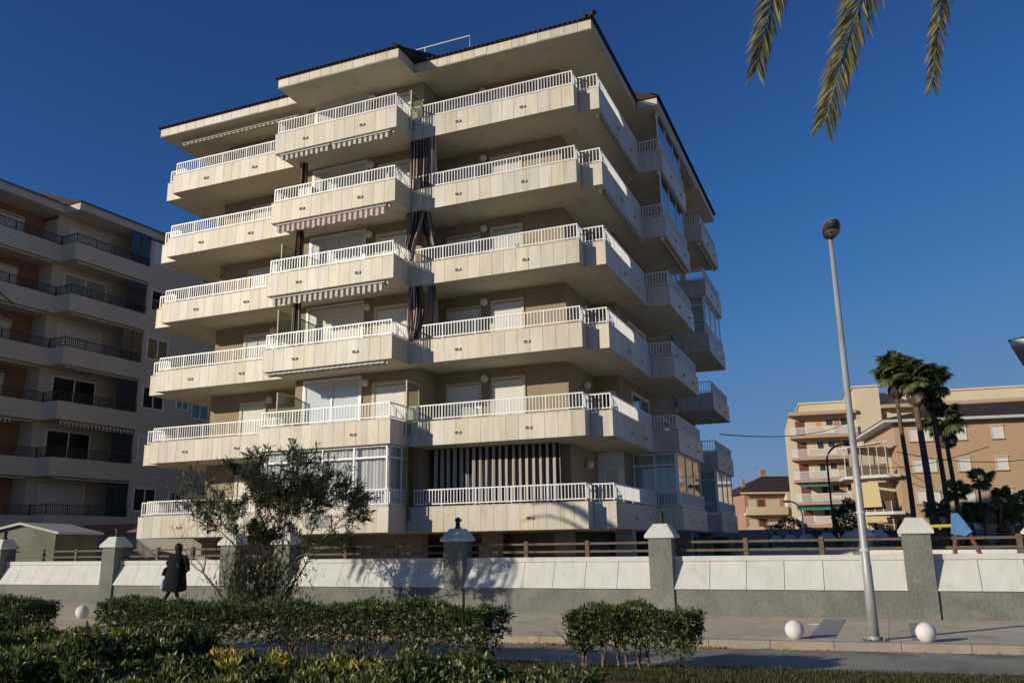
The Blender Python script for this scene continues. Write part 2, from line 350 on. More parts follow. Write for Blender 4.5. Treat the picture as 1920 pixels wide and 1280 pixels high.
# pavement: bed plus single slabs
pav = put('pavement', MB().add([(*sw(*p), z) for z in (-.16,-.012) for p in ((-60,kn(-60)+.17),(60,kn(60)+.17),(60,.02),(-60,.02))],
        [(4,5,6,7),(0,1,5,4),(1,2,6,5),(2,3,7,6),(3,0,4,7)]).mesh('pavement', M['joint']), kind='structure')
slab_me = MB().box(.004,.004,-.011,1.196,.996,0).mesh('paving_slab', M['slab'])
for i in range(-22, 10):
    for j in range(7):
        s_ = i*1.2; n_ = -.03-(j+1)*1.0
        if n_ < kn(s_)+.17-.95: continue
        if n_+.02 < kn(s_)+.2 or n_ < kn(s_+1.2)+.2:      # cut slabs along the kerb
            a, b = kn(s_)+.185, kn(s_+1.2)+.185
            if a > n_+.98: continue
            MB().prism([(*sw(s_+.004,max(a,n_)),)[:2], sw(s_+1.196,max(b,n_)), sw(s_+1.196,n_+.996), sw(s_+.004,n_+.996)], -.011, 0).build('paving_slab', M['slab'], pav)
            continue
        put('paving_slab', slab_me, pav, (*sw(s_,n_),0), -SA)
for a, b, n0 in ((3.54,3.96,-.42),(5.15,5.37,-.95)):
    for k in range(4):
        q1 = n0-(k*(n0+4.3)/4); q0 = n0-((k+1)*(n0+4.3)/4)
        MB().prism([sw(a,q0+.004),sw(b,q0+.004),sw(b,q1-.004),sw(a,q1-.004)], .001, .005).build('grey_slab', M['greyslab'], pav)
kerb = thing('kerb', None, None); kerb['kind'] = 'structure'; kerb['label'] = 'low beige kerb between road and pavement'
KA = SA-math.atan(.092)
kb = MB(); kb.add([(.005,0,-.16),(.995,0,-.16),(.995,.17,-.16),(.005,.17,-.16),(.005,.0,-.03),(.995,.0,-.03),(.995,.03,.004),(.005,.03,.004),(.995,.17,.004),(.005,.17,.004)],
   [(0,1,5,4),(4,5,6,7),(7,6,8,9),(1,2,8,6,5),(0,4,7,9,3),(3,9,8,2)])
kme = kb.mesh('kerb_stone', M['kerb'])
for i in range(-40, 26):
    put('kerb_stone', kme, kerb, (*sw(i*.996,kn(i*.996)),0), -KA)

# ------------------------------------------------------------------ boundary wall with pillars, caps, railing
bw = thing('boundary_wall', 'grey roughcast boundary wall with sloping white caps and brown rails along the pavement', 'wall', (*SO,0), -SA)
PIL = [-28.7,-23.25,-17.9,-13.03,-11.05,-5.5,0,5.5,11.0,16.5]
pil_me = MB().box(-.275,-.06,-.1,.275,.50,1.72).mesh('pillar', M['rough'])
cm = MB(); hw=.345
def ring(h,z,c=(0,.22)): return [(c[0]-h,c[1]-h,z),(c[0]+h,c[1]-h,z),(c[0]+h,c[1]+h,z),(c[0]-h,c[1]+h,z)]
cm.add(ring(.335,1.72)+ring(.35,1.735)+ring(.345,1.80)+ring(.17,2.05)+ring(.15,2.06), [(3,2,1,0)]+[tuple(4*k+q for q in (a,(a+1)%4))+tuple(4*(k+1)+q for q in ((a+1)%4,a)) for k in range(4) for a in range(4)]+[(16,17,18,19)])
pcap_me = cm.mesh('pillar_cap', M['cap'])
ln = MB().lathe([(.085,0),(.09,.03),(.06,.045),(.058,.19),(.085,.20),(.08,.235),(.045,.275),(.012,.30)], 10, (0,.22,2.06))
lan_me = ln.mesh('pillar_lantern', M['black'])
lgl = MB().lathe([(.05,0),(.05,.13)], 8, (0,.22,2.11)).mesh('lantern_glass', M['frost'])
for p in PIL:
    put('pillar', pil_me, bw, (p,0,0)); c = put('pillar_cap', pcap_me, bw, (p,0,0))
    if p not in (5.5,):
        put('pillar_lantern', lan_me, bw, (p,0,0))
def wall_bay(a, b, npan):
    MB().box(a,0,-.1,b,.40,.565).build('wall_section', M['rough'], bw)
    MB().add([(a,.03,.56),(b,.03,.56),(b,.40,.56),(a,.40,.56),(a,.285,1.19),(b,.285,1.19),(b,.40,1.19),(a,.40,1.19)],
             [(0,3,2,1),(4,5,6,7),(0,1,5,4),(1,2,6,5),(2,3,7,6),(3,0,4,7)]).build('wall_core', M['joint'], bw)
    w_ = (b-a)/npan
    pm = MB().add([(.006,-.045,.566),(w_-.006,-.045,.566),(w_-.006,.22,1.185),(.006,.22,1.185),(.006,.02,.566),(w_-.006,.02,.566),(w_-.006,.28,1.185),(.006,.28,1.185)],
             [(0,1,2,3),(7,6,5,4),(0,4,5,1),(1,5,6,2),(3,2,6,7),(4,0,3,7)]).mesh('cap_panel', M['cap'])
    for i in range(npan): put('cap_panel', pm, bw, (a+i*w_,0,0))
    MB().box(a,.19,1.188,b,.44,1.30).build('wall_coping', M['cap'], bw)
    # post and rail fence standing on the coping
    n = 3
    for k in range(1, n):
        q = a+(b-a)*k/n; MB().box(q-.05,.28,1.30,q+.05,.38,1.70).build('fence_post', M['fence'], bw)
    for z in (1.43,1.62): MB().box(a,.305,z-.025,b,.355,z+.03).build('fence_rail', M['fence'], bw)
for i in range(len(PIL)-1):
    if PIL[i] == -13.03: continue
    wall_bay(PIL[i]+.275, PIL[i+1]-.275, 5 if PIL[i+1]-PIL[i] < 5.2 else 6)
g = thing('garden_gate', 'dark iron gate between two boundary pillars behind the oleander', 'gate', (*sw(-12.04,.2),0), -SA)
gm = MB()
for k in range(13): gm.box(-.68+k*.113-.01,-.01,.05,-.68+k*.113+.01,.01,1.45)
for z in (.1,.8,1.4): gm.box(-.7,-.018,z-.02,.7,.018,z+.02)
gm.build('gate_bars', M['brown'], g)

# ------------------------------------------------------------------ main apartment building (u along front, v away, z up)
BL = thing('apartment_building', 'six storey cream marble apartment building with stepped wraparound balconies and white railings', 'building', (2.3034,26.5759,0), -.3921)
B0, DH, PH = 2.076, 2.9, .843
def fr(a, b, plane): return (a, plane-b)          # front-facing: a along u, b outwards
def rt(a, b, plane): return (plane+b, a)          # right-facing: a along v, b outwards
class FB(MB):
    """boxes given along a facade: a0..a1, outwards b0..b1"""
    def __init__(s, tr, plane): super().__init__(); s.tr, s.pl = tr, plane
    def bb(s, a0, b0, z0, a1, b1, z1):
        p, q = s.tr(a0,b0,s.pl), s.tr(a1,b1,s.pl); return s.box(p[0],p[1],z0,q[0],q[1],z1)
core = [(-17.07,1.92),(-11.79,1.92),(-11.79,.62),(-6.33,.62),(-6.33,1.92),(-1.17,1.92),(-1.17,5.1),(-.2,5.1),(-.2,20.6),(-18,20.6),(-18,5.1),(-17.07,5.1)]
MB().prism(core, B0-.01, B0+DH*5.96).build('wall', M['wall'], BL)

# bays: (slab polygon, parapet path, panel counts per segment, join panels?, spouts [(segment u/v, position)])
BAYS = {
 'left': dict(poly=[(-19.13,6.38),(-19.13,.54),(-18.29,.54),(-18.29,0),(-11.92,0),(-11.92,1.95),(-17.03,1.95),(-17.03,6.38)],
      path=[(-19.13,6.38),(-19.13,.54),(-18.29,.54),(-18.29,0),(-11.92,0)], pan=[0,2,0,14], sp=[(3,-16.45),(3,-13.9)]),
 'center': dict(poly=[(-11.92,-1.22),(-6.45,-1.22),(-6.45,.66),(-11.92,.66)],
      path=[(-11.92,0),(-11.92,-1.22),(-6.45,-1.22),(-6.45,0)], pan=[0,12,2], sp=[(1,-10.48),(1,-7.92)]),
 'right': dict(poly=[(-6.45,0),(0,0),(0,.54),(.76,.54),(.76,6.38),(-1.2,6.38),(-1.2,1.96),(-6.45,1.96)],
      path=[(-6.45,0),(0,0),(0,.54),(.76,.54),(.76,6.38)], pan=[14,1,2,4], sp=[(0,-4.53),(0,-1.95),(3,3.0),(3,4.9)]),
 'side': dict(poly=[(-.44,6.38),(1.68,6.38),(1.68,11.44),(-.44,11.44)],
      path=[(.76,6.38),(1.68,6.38),(1.68,11.44),(-.1,11.44)], pan=[1,-3,0], sp=[(1,8.2),(1,10.2)]),
 'rear': dict(poly=[(-.44,15.43),(1.67,15.43),(1.67,20.57),(-.44,20.57)],
      path=[(-.1,15.43),(1.67,15.43),(1.67,20.57),(-.1,20.57)], pan=[1,-3,0], sp=[(1,17.2),(1,19.2)]),
 'leftside': dict(poly=[(-19.97,6.38),(-17.9,6.38),(-17.9,11.44),(-19.97,11.44)],
      path=[(-17.9,11.44),(-19.97,11.44),(-19.97,6.38),(-19.13,6.38)], pan=[0,0,0], sp=[]),
}
def seg_pts(path, i):
    a, b = Vector(path[i]), Vector(path[i+1]); d = (b-a).normalized(); return a, b, d, Vector((d.y,-d.x))   # outward normal on the right
spout_body = None
bay_cache = {}
for nm, B in BAYS.items():
    items = []                                        # (name, mesh, location, stuff)
    path = B['path']
    # inside is on the left of the path direction
    ins_ = {}
    for i, p in enumerate(path):
        d0 = seg_pts(path, max(i-1,0))[2]; d1 = seg_pts(path, min(i,len(path)-2))[2]; n0, n1 = Vector((-d0.y,d0.x)), Vector((-d1.y,d1.x))
        q = Vector(p)+(n0+n1)*(.034/(1+n0.dot(n1))); ins_[tuple(p)] = (q.x,q.y)
    if nm == 'center': ins_ = {k: (v[0], v[1]) for k, v in ins_.items()}
    items.append(('slab', MB().prism([ins_.get(tuple(p), p) for p in B['poly']], .0, .25).mesh('balcony_floor', M['soffit']), None, False))
    items.append(('parapet_wall', MB().strip(path, .03, .14, .004, PH-.02).mesh('parapet_wall', M['marble_core'] if any(B['pan']) else M['marble']), None, False))
    items.append(('parapet_coping', MB().strip(path, -.012, .16, PH-.02, PH).mesh('parapet_coping', M['coping']), None, False))
    for i, n in enumerate(B['pan']):
        a, b, d, nr = seg_pts(path, i); L_ = (b-a).length
        def convex(j):                                # corner at start of segment j
            if j <= 0 or j >= len(path)-1: return 0
            d0 = seg_pts(path, j-1)[2]; d1 = seg_pts(path, j)[2]; return 1 if d0.x*d1.y-d0.y*d1.x > 0 else -1
        st = .031 if convex(i) == 1 else 0.0; en = 0.0
        if convex(i) == -1: st = 0.0
        if n == 0:
            # plain rendered skin where nothing can be told apart
            mb = MB(); o = a+d*st; e = a+d*(L_-en)
            mb.prism([tuple(o),tuple(e),tuple(e-nr*.031),tuple(o-nr*.031)], 0, PH-.022)
            items.append(('parapet_skin', mb.mesh('parapet_skin', M['marble']), None, False)); continue
        N_ = abs(n); wd = (L_-st-en)/N_; g_ = .005
        ang = math.atan2(d.y, d.x)
        one = MB().box(g_,0,0,wd-g_,.031,PH-.022)   # local: along +x, thickness to +y = inside (left)
        if n > 0:
            me = one.mesh('marble_panel', M['marble'])
            for k in range(N_):
                p = a+d*(st+k*wd); items.append(('marble_panel', me, (p.x,p.y,0,ang), False))
        else:
            mb = MB()
            for k in range(N_):
                p = a+d*(st+k*wd+g_); q = a+d*(st+(k+1)*wd-g_)
                mb.prism([tuple(p),tuple(q),tuple(q-nr*.031),tuple(p-nr*.031)], 0, PH-.022)
            items.append(('marble_panel', mb.mesh('marble_panel', M['marble']), None, True))
    # railing
    rails, bal, feet = MB(), MB(), MB(); IN = .085; H0, H1 = PH+.065, PH+.575
    ins = []
    for i, p in enumerate(path):
        p = Vector(p)
        if i == 0: q = p+Vector((-seg_pts(path,0)[2].y, seg_pts(path,0)[2].x))*IN
        elif i == len(path)-1: d = seg_pts(path,i-1)[2]; q = p+Vector((-d.y,d.x))*IN
        else:
            d0, d1 = seg_pts(path,i-1)[2], seg_pts(path,i)[2]; n0, n1 = Vector((-d0.y,d0.x)), Vector((-d1.y,d1.x)); q = p+(n0+n1)*(IN/(1+n0.dot(n1)))
        ins.append(q)
    if nm == 'center':
        ins[0] = Vector((path[0][0]+IN, .35)); ins[-1] = Vector((path[-1][0]-IN, .35))
    for i in range(len(ins)-1):
        a, b = ins[i], ins[i+1]; d = (b-a).normalized(); nr = Vector((-d.y,d.x)); L_ = (b-a).length
        hasp = L_ > .3
        def bar(mb, t0, t1, h, z0, z1):
            p, q = a+d*t0, a+d*t1
            mb.prism([tuple(p-nr*h),tuple(q-nr*h),tuple(q+nr*h),tuple(p+nr*h)], z0, z1)
        bar(rails, .021, L_-.021, .022, H1-.04, H1); bar(rails, .017, L_-.017, .016, H0, H0+.035)
        npst = max(1, round(L_/1.2)); 
        for k in range(npst+1):
            t = L_*k/npst; 
            if k == npst and i < len(ins)-2: continue
            bar(rails, t-.02, t+.02, .02, PH+.002, H1+.001)
            bar(feet, t-.035, t+.035, .035, PH+.001, PH+.03)
            if k < npst:
                seg = L_/npst; nb = max(1, round(seg/.118))
                for j in range(1, nb):
                    tt = t+seg*j/nb; bar(bal, tt-.012, tt+.012, .012, H0+.034, H1-.039)
    items.append(('railing', rails.mesh('railing', M['whitepaint']), None, False))
    items.append(('balusters', bal.mesh('balusters', M['whitepaint']), None, True))
    items.append(('rail_feet', feet.mesh('rail_feet', M['black']), None, True))
    # drain spouts: hooded opening with a dark mouth
    if B['sp']:
        sm = MB(); sm.box(-.11,-.05,.335,.11,.001,.35); sm.box(-.11,-.05,.40,.11,.001,.415); sm.box(-.11,-.05,.35,-.085,.001,.40); sm.box(.03,-.05,.35,.11,.001,.40)
        sme = sm.mesh('drain_spout', M['spout']); dme = MB().box(-.084,-.012,.351,.029,-.001,.399).mesh('spout_mouth', M['dark'])
        for sg, t in B['sp']:
            a, b, d, nr = seg_pts(path, sg); ang = math.atan2(d.y,d.x)
            p = (t, a.y) if abs(d.x) > .5 else (a.x, t)
            items.append(('drain_spout', sme, (*p,0,ang), False)); items.append(('spout_mouth', dme, (*p,0,ang), False))
    bay_cache[nm] = items
for l in range(6):
    for nm, items in bay_cache.items():
        z = B0+DH*l; root = None
        for it, me, loc, stuff in items:
            if it == 'slab':
                root = put('balcony', me, BL, (0,0,z)); continue
            o = put(it, me, root, (loc[0],loc[1],0) if loc else None, loc[3] if loc else None)
            if stuff: o['kind'] = 'stuff'

# windows and doors of the flats ---------------------------------------------------------
def slats(fb, a0, a1, b, z0, z1, pitch=.055):
    n = int((z1-z0)/pitch); 
    for k in range(n):
        z = z0+k*pitch; p = [fb.tr(a0,b,fb.pl), fb.tr(a1,b,fb.pl), fb.tr(a1,b+.012,fb.pl), fb.tr(a0,b+.012,fb.pl)]
        fb.add([(*p[0],z+pitch),(*p[1],z+pitch),(*p[2],z+pitch*.5),(*p[3],z+pitch*.5),(*p[0],z),(*p[1],z)], [(0,1,2,3),(3,2,5,4)])
def opening(tr, plane, a0, a1, z0, z1, kind, parent=BL, fm='whitepaint', fw_=.06, leafs=2, name='window', inner=None, shut=1.0, depth=.06, label=None):
    f = FB(tr, plane); d = depth
    f.bb(a0,-.01,z0,a0+fw_,d,z1).bb(a1-fw_,-.01,z0,a1,d,z1).bb(a0+fw_,-.01,z1-fw_,a1-fw_,d,z1).bb(a0+fw_,-.01,z0,a1-fw_,d,z0+fw_)
    W = put(name, f.mesh(name, M[fm]), parent, label=label)
    if kind == 'shutter' or shut < 1 or kind == 'both':
        zb = z1-fw_-(z1-z0-2*fw_)*shut
        s = FB(tr, plane); slats(s, a0+fw_, a1-fw_, .012, zb, z1-fw_)
        put('roller_shutter', s.mesh('roller_shutter', M['shutter']), W)
    if kind in ('glass','both'):
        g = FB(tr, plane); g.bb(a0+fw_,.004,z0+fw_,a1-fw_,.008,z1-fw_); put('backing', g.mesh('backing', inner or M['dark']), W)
        wl = (a1-a0-2*fw_)/leafs
        for k in range(leafs):
            x0 = a0+fw_+k*wl; q = FB(tr, plane); bb = .02+.012*(k%2)
            e = .035
            q.bb(x0,bb,z0+fw_,x0+e,bb+.02,z1-fw_).bb(x0+wl-e,bb,z0+fw_,x0+wl,bb+.02,z1-fw_).bb(x0+e,bb,z1-fw_-e,x0+wl-e,bb+.02,z1-fw_).bb(x0+e,bb,z0+fw_,x0+wl-e,bb+.02,z0+fw_+e)
            put('sash', q.mesh('sash', M[fm]), W)
            q = FB(tr, plane); q.bb(x0+e,bb+.008,z0+fw_+e,x0+wl-e,bb+.012,z1-fw_-e); put('pane', q.mesh('pane', M['glass']), W)
    return W
glb = MB().ball((0,-.15,0), .15, 16, 10).mesh('globe_lamp', M['globe']); glm = MB().lathe([(.07,0),(.07,.02)], 10).mesh('lamp_mount', M['trim'])
def globe(u, v, z, rz=0):
    o = put('globe_lamp', glb, BL, (u,v,z), rz)
for l in range(6):
    z = B0+DH*l; F = z+.25
    if l > 0:
        opening(fr, 1.92, -5.95, -4.5, F+.0, z+2.45, 'shutter', name='balcony_door', fm='trim', fw_=.07, shut=[1,1,1,.8,.9,.6][l])
        opening(fr, 1.92, -4.1, -2.78, F, z+2.55, 'shutter' if l in (1,2) else 'both', name='balcony_door', fm='trim', fw_=.09, shut=[1,1,1,.7,.45,.5][l])
        globe(-4.32, 1.92, z+2.52)
        opening(fr, 1.92, -15.5, -14.15, F, z+2.5, 'both' if l in (2,4) else 'shutter', name='balcony_door', fm='trim', fw_=.13, shut=[1,1,.55,1,.7,1][l])
        globe(-13.92, 1.92, z+2.5)
        opening(fr, .62, -8.33, -6.85, F, z+2.5, 'shutter' if l != 4 else 'both', name='balcony_door', fm='trim', fw_=.12, shut=[1,1,1,1,.6,1][l])
        globe(-8.58, .62, z+2.52)
        globe(-1.17, 3.6, z+2.3, PI/2)
        inn = M['blind'] if l in (1,3) else None
        opening(fr, .62, -11.4, -8.78, F, z+2.84, 'shutter' if l == 2 else ('glass' if l in (1,3) else 'both'), name='glazed_door', fw_=.10, inner=inn, shut=[1,1,1,1,.4,.6][l])
    # side facade towards the plaza
    opening(rt, -.2, 6.8, 9.6, F, z+2.55, 'glass' if l in (1,3,4) else 'both', name='glazed_door', fw_=.08, shut=[.5,1,.5,1,1,.5][l])
    opening(rt, -.2, 16.2, 18.8, F, z+2.5, 'both', name='balcony_door', fm='trim', fw_=.08, shut=.6)
    opening(rt, -.2, 12.4, 13.6, F+.9, z+2.2, 'glass', name='window', fw_=.06, leafs=2)
    opening(fr, 5.1, -.95, -.35, F+.9, z+2.3, 'glass', name='window', fw_=.05, leafs=1)
# L1 left and right ground balcony doors
opening(fr, 1.92, -15.5, -14.15, B0+.25, B0+2.5, 'shutter', name='balcony_door', fm='trim', fw_=.13)
opening(fr, 1.92, -5.9, -2.4, B0+.25, B0+2.5, 'glass', name='glazed_door', fw_=.1)
globe(-1.17, 3.6, B0+2.3, PI/2)
# framed divider screens between neighbouring balconies
def divider(u, v0, v1, z0, z1, lab=None):
    o = MB().box(u-.02,v0,z0,u+.02,v0+.045,z1).box(u-.02,v1-.04,z0,u+.02,v1,z1).box(u-.018,v0+.045,z1-.04,u+.018,v1-.04,z1).build('divider_screen', M['trim'], BL, label=lab)
    MB().box(u-.006,v0+.045,z0+.05,u+.006,v1-.04,z1-.04).build('pane', M['frost'], o)
for l in (1, 5): divider(-6.38, -.3, .62, B0+DH*l+.3, B0+DH*l+(2.3 if l == 1 else 1.95))
for l in (1, 2, 3): divider(-11.86, -.55 if l > 1 else -.35, 1.9 if l == 1 else .6, B0+DH*l+.3, B0+DH*l+(2.3 if l != 2 else 2.55))

# cloth: awning valances and striped curtains ------------------------------------------
def valance(tr, plane, a0, a1, z, drop, m='valance', scal=.46, name='awning_valance', slope=.12):
    L_ = a1-a0; n = max(8, int(L_/.0575)); mb = MB(); mb.uv = []
    for i in range(n+1):
        a = a0+L_*i/n; ph = ((a-a0)%scal)/scal; sc = drop*(.8+.2*math.sin(PI*ph)); wv = .012*math.sin(a*9)
        for b, zz in ((.0, z+.06), (slope*.6, z), (slope*.6+wv, z-sc)):
            p = tr(a, b, plane); mb.v.append((*p, zz)); mb.uv.append((a-a0, zz))
    for i in range(n):
        for k in range(2): q = i*3+k; mb.f.append((q,q+3,q+4,q+1))
    o = put(name, mb.mesh(name, M[m]), BL)
    bmb = MB(); p, q = tr(a0-.03, slope*.6+.03, plane), tr(a1+.03, slope*.6+.03, plane)
    bmb.tube([(*p, z), (*q, z)], .022, 8); put('awning_bar', bmb.mesh('awning_bar', M['whitepaint']), o)
    r = MB(); p, q = tr(a0-.05, -.10, plane), tr(a1+.05, -.10, plane); r.tube([(*p, z-.0), (*q, z-.0)], .07, 10)
    put('awning_roll', r.mesh('awning_roll', M['trim']), o)
    for a in (a0-.06, a1+.06):
        bk = FB(tr, plane); bk.bb(a-.025,-.16,z-.05,a+.025,-.04,z+.11); put('awning_bracket', bk.mesh('awning_bracket', M['whitepaint']), o)
    return o
valance(fr, -1.10, -11.65, -9.4, B0+DH*5-.10, .24); valance(fr, -1.10, -9.25, -6.75, B0+DH*5-.10, .24)
valance(fr, -1.10, -11.65, -6.85, B0+DH*4-.11, .34, 'valance_pale')
valance(fr, -1.10, -11.65, -6.85, B0+DH*3-.11, .32)
valance(fr, -1.10, -11.75, -6.8, B0+DH*2-.10, .045)
valance(fr, .55, -18.4, -12.2, B0+DH*5.96-.20, .10, 'valance_pale')
for l, (v0, v1) in ((5,(1.0,6.2)),(4,(1.0,6.2))): valance(rt, .66, v0, v1, B0+DH*l-.10, .20)
valance(rt, 1.58, 6.6, 11.2, B0+DH*5-.10, .20); valance(rt, 1.58, 6.6, 11.2, B0+DH*4-.10, .05); valance(rt, 1.55, 7, 15, B0+DH*5.96-.12, .12)
valance(rt, 1.57, 15.7, 20.3, B0+DH*5-.14, .05)
def curtain(u0, v0, u1, v1, ztop, zbot, m='curtain', folds=9, amp=.06, prof=None, nz=26, name='hanging_curtain', cloth=1.6, seed=0):
    """pleated cloth; prof(t) -> (shift, width factor) over the height t (0 top .. 1 bottom)"""
    rg = random.Random(seed); ph = [rg.uniform(0,6.28) for _ in range(6)]
    d = Vector((u1-u0, v1-v0)); L_ = d.length; d.normalize(); nr = Vector((-d.y,d.x)); n = max(30, folds*8); mb = MB(); mb.uv = []
    for j in range(nz+1):
        t = j/nz; sh, wf = prof(t) if prof else (0,1)
        for i in range(n+1):
            s_ = i/n; a = sh+(.5+(s_-.5)*wf)*L_
            k = s_*folds*2*PI; off = amp*(math.sin(k+ph[0]+.5*math.sin(2.1*t+ph[1]))+.35*math.sin(2.3*k+ph[2]+2*t)) *(1 if wf > .6 else 1.3)
            a += .25*amp*math.sin(k*1.7+ph[3]+3*t)
            p = Vector((u0,v0))+d*a+nr*off; z = ztop+(zbot-ztop)*t+.02*math.sin(s_*5+ph[4])*(t)
            mb.v.append((p.x,p.y,z)); mb.uv.append((s_*L_*cloth, z))
    for j in range(nz):
        for i in range(n): a = j*(n+1)+i; mb.f.append((a,a+1,a+n+2,a+n+1))
    return put(name, mb.mesh(name, M[m], True), BL)
zc = lambda l: B0+DH*l
curtain(-6.62, .05, -5.5, .10, zc(5)-.01, zc(4)+.3, folds=8, amp=.07, cloth=1.9, seed=1)
curtain(-6.75, .10, -5.95, .05, zc(4)-.01, zc(3)+1.0, folds=7, amp=.08, cloth=1.8, seed=2, prof=lambda t: (-.22*math.sin(PI*t*.5)**2, 1-.80*max(0,(t-.12))**.8 if t > .12 else 1))
curtain(-6.3, .25, -5.75, .30, zc(4)-.01, zc(3)+1.55, folds=5, amp=.09, cloth=1.9, seed=12, prof=lambda t: (-.05+.32*t, .9-.3*t))
curtain(-6.68, .02, -5.9, .10, zc(3)-.01, zc(2)+.9, folds=6, amp=.09, cloth=2, seed=3, prof=lambda t: (.05*math.sin(4*t), .62+.36*math.sin(PI*t)-.22*t))
curtain(-5.95, .25, -5.5, .30, zc(3)-.01, zc(2)+.9, folds=4, amp=.07, cloth=2, seed=4, prof=lambda t: (.1*t, .8))
for l, sd in ((4,5),(3,6),(2,7)):
    curtain(-11.6, -.15, -10.95, .0, zc(l)+DH-.01 if l < 4 else zc(5)-.01, zc(l)+.35, folds=4, amp=.06, cloth=2, seed=sd, prof=lambda t: (-.08, .42+.25*t))
curtain(-6.15, 1.15, -1.35, 1.30, zc(1)-.02, zc(0)+.32, m='bigcurtain', folds=19, amp=.035, cloth=1.0, seed=8, name='striped_curtain')
curtain(-6.42, -.05, -6.26, .1, zc(1)-.02, zc(0)+.35, m='oldyellow', folds=3, amp=.05, seed=9)

# glazed verandas ------------------------------------------------------------------------
def glazing(tr, plane, a0, a1, z0, z1, n, transom=None, fm='whitepaint', inner=None, gap=.12):
    """a glazed screen: posts, rails, panes; inner = cloth hung behind"""
    f = FB(tr, plane); e = .06
    f.bb(a0,0,z1-e,a1,.06,z1).bb(a0,0,z0,a1,.06,z0+e)
    if transom: f.bb(a0,0,transom-e/2,a1,.06,transom+e/2)
    wl = (a1-a0-e)/n; rows = [(z0+e, (transom-e/2) if transom else z1-e)]+([(transom+e/2, z1-e)] if transom else [])
    for k in range(n+1):
        for r0, r1 in rows: f.bb(a0+k*wl,.002,r0,a0+k*wl+e,.058,r1)
    W = put('veranda_frame', f.mesh('veranda_frame', M[fm]), BL)
    for k in range(n):
        for r0, r1 in rows:
            g = FB(tr, plane); g.bb(a0+k*wl+e,.026,r0,a0+(k+1)*wl,.032,r1); put('pane', g.mesh('pane', M['glass']), W)
    if inner:
        mb = MB(); mb.uv = []; n_ = int((a1-a0)/.05)
        for i in range(n_+1):
            a = a0+(a1-a0)*i/n_; b = -gap+.02*math.sin(a*14)
            for z in (z0, z1): p = tr(a,b,plane); mb.v.append((*p,z)); mb.uv.append((a,z))
        for i in range(n_): mb.f.append((2*i,2*i+2,2*i+3,2*i+1))
        put('blind', mb.mesh('blind', M[inner]), W)
    return W
T1 = zc(0)+PH+.02
glazing(fr, -1.02, -11.85, -6.62, T1, zc(1)-.01, 4, transom=zc(1)-.42, inner='blindstripe')
glazing(rt, -6.62, -1.0, .60, T1, zc(1)-.01, 2, transom=zc(1)-.42, inner='blindstripe')
def veranda(l, v0, v1, inner='tealcurtain', u=1.50, n=3, fm='whitepaint', uin=-.18):
    z0 = zc(l)+PH+.02; z1 = zc(l+1)-.02 if l < 5 else zc(5.96)-.02
    glazing(rt, u, v0, v1, z0, z1, n, fm=fm)
    if l not in (4,5): glazing(fr, v0, uin, u, z0, z1, 2, transom=z1-.45, fm=fm, inner=inner)
veranda(0, 6.55, 11.2); veranda(4, 6.55, 11.2, inner=None); veranda(5, 6.55, 11.2, inner=None)
veranda(0, 15.6, 20.3); veranda(3, 15.6, 20.3)
FB(rt,-1.17)
# white painted stretch of wall on the lowest balcony
fbw = FB(fr, 5.1); fbw.bb(-1.165,.0,zc(0)+.26,-.16,.02,zc(1)-.02); put('white_wall_panel', fbw.mesh('white_wall_panel', M['blind']), BL)
# grey plaque with a small lamp above on the lowest parapet
pq = MB().box(-9.69,-1.262,zc(0)+.20,-8.66,-1.222,zc(0)+.62).build('plaque', M['plaque'], BL, label='blank grey stone plaque on the lowest parapet behind the oleander')
MB().box(-9.3,-1.35,zc(0)+.70,-9.05,-1.222,zc(0)+.80).build('plaque_lamp', M['black'], pq)

# roof ----------------------------------------------------------------------------------
ZR = B0+DH*5.96
out = [(-19.17,-.08),(-11.86,-.08),(-11.86,-1.3),(-6.38,-1.3),(-6.38,-.08),(.76,-.08),(.76,6.2),(1.66,6.2),(1.66,20.4),(-20,20.4),(-20,6.2),(-19.17,6.2)]
rf = put('roof', MB().prism([(x*1.0, y) for x, y in out], ZR, ZR+.05).mesh('roof', M['soffit']), BL)
fpath = [(-19.17,6.2)]+out[:7]+[(1.66,6.2),(1.66,20.4)]
MB().strip(fpath, .03, .30, ZR+.05, ZR+.40).build('eave_core', M['marble_core'], rf)
MB().strip(fpath, .0, .03, ZR-.003, ZR+.02).build('drip_edge', M['coping'], rf)
for i in range(len(fpath)-1):
    a, b, d, nr = seg_pts(fpath, i); L_ = (b-a).length
    if i in (1,3,5,2,4):
        n = max(1, round(L_/.5)); pw = L_/n; ang = math.atan2(d.y,d.x)
        me = MB().box(.008,0,.021,pw-.008,.029,.40).mesh('fascia_panel', M['marble'])
        for k in range(n): p = a+d*(k*pw); put('fascia_panel', me, rf, (p.x,p.y,ZR), ang)
    else:
        MB().box(.031,0,.021,L_,.029,.40).build('fascia_board', M['marble'], rf, loc=(a.x,a.y,ZR)).rotation_euler = (0,0,math.atan2(d.y,d.x))
ZT = ZR+.41; SL = .455
def hip(u0,u1,v0,v1):
    h = 5.0; r = h*SL        # flat terrace behind the tiled skirt
    return MB().add([(u0,v0,ZT),(u1,v0,ZT),(u1,v1,ZT),(u0,v1,ZT),(u0+h,v0+h,ZT+r),(u1-h,v0+h,ZT+r),(u1-h,v1-h,ZT+r),(u0+h,v1-h,ZT+r),
                     (u0,v0,ZT-.02),(u1,v0,ZT-.02),(u1,v1,ZT-.02),(u0,v1,ZT-.02)],
        [(0,1,5,4),(1,2,6,5),(2,3,7,6),(3,0,4,7),(4,5,6,7),(11,10,9,8),(0,8,9,1),(1,9,10,2),(2,10,11,3),(3,11,8,0)])
hip(-19.24,.83,-.15,20.46).build('roof_tiles', M['tile'], rf)
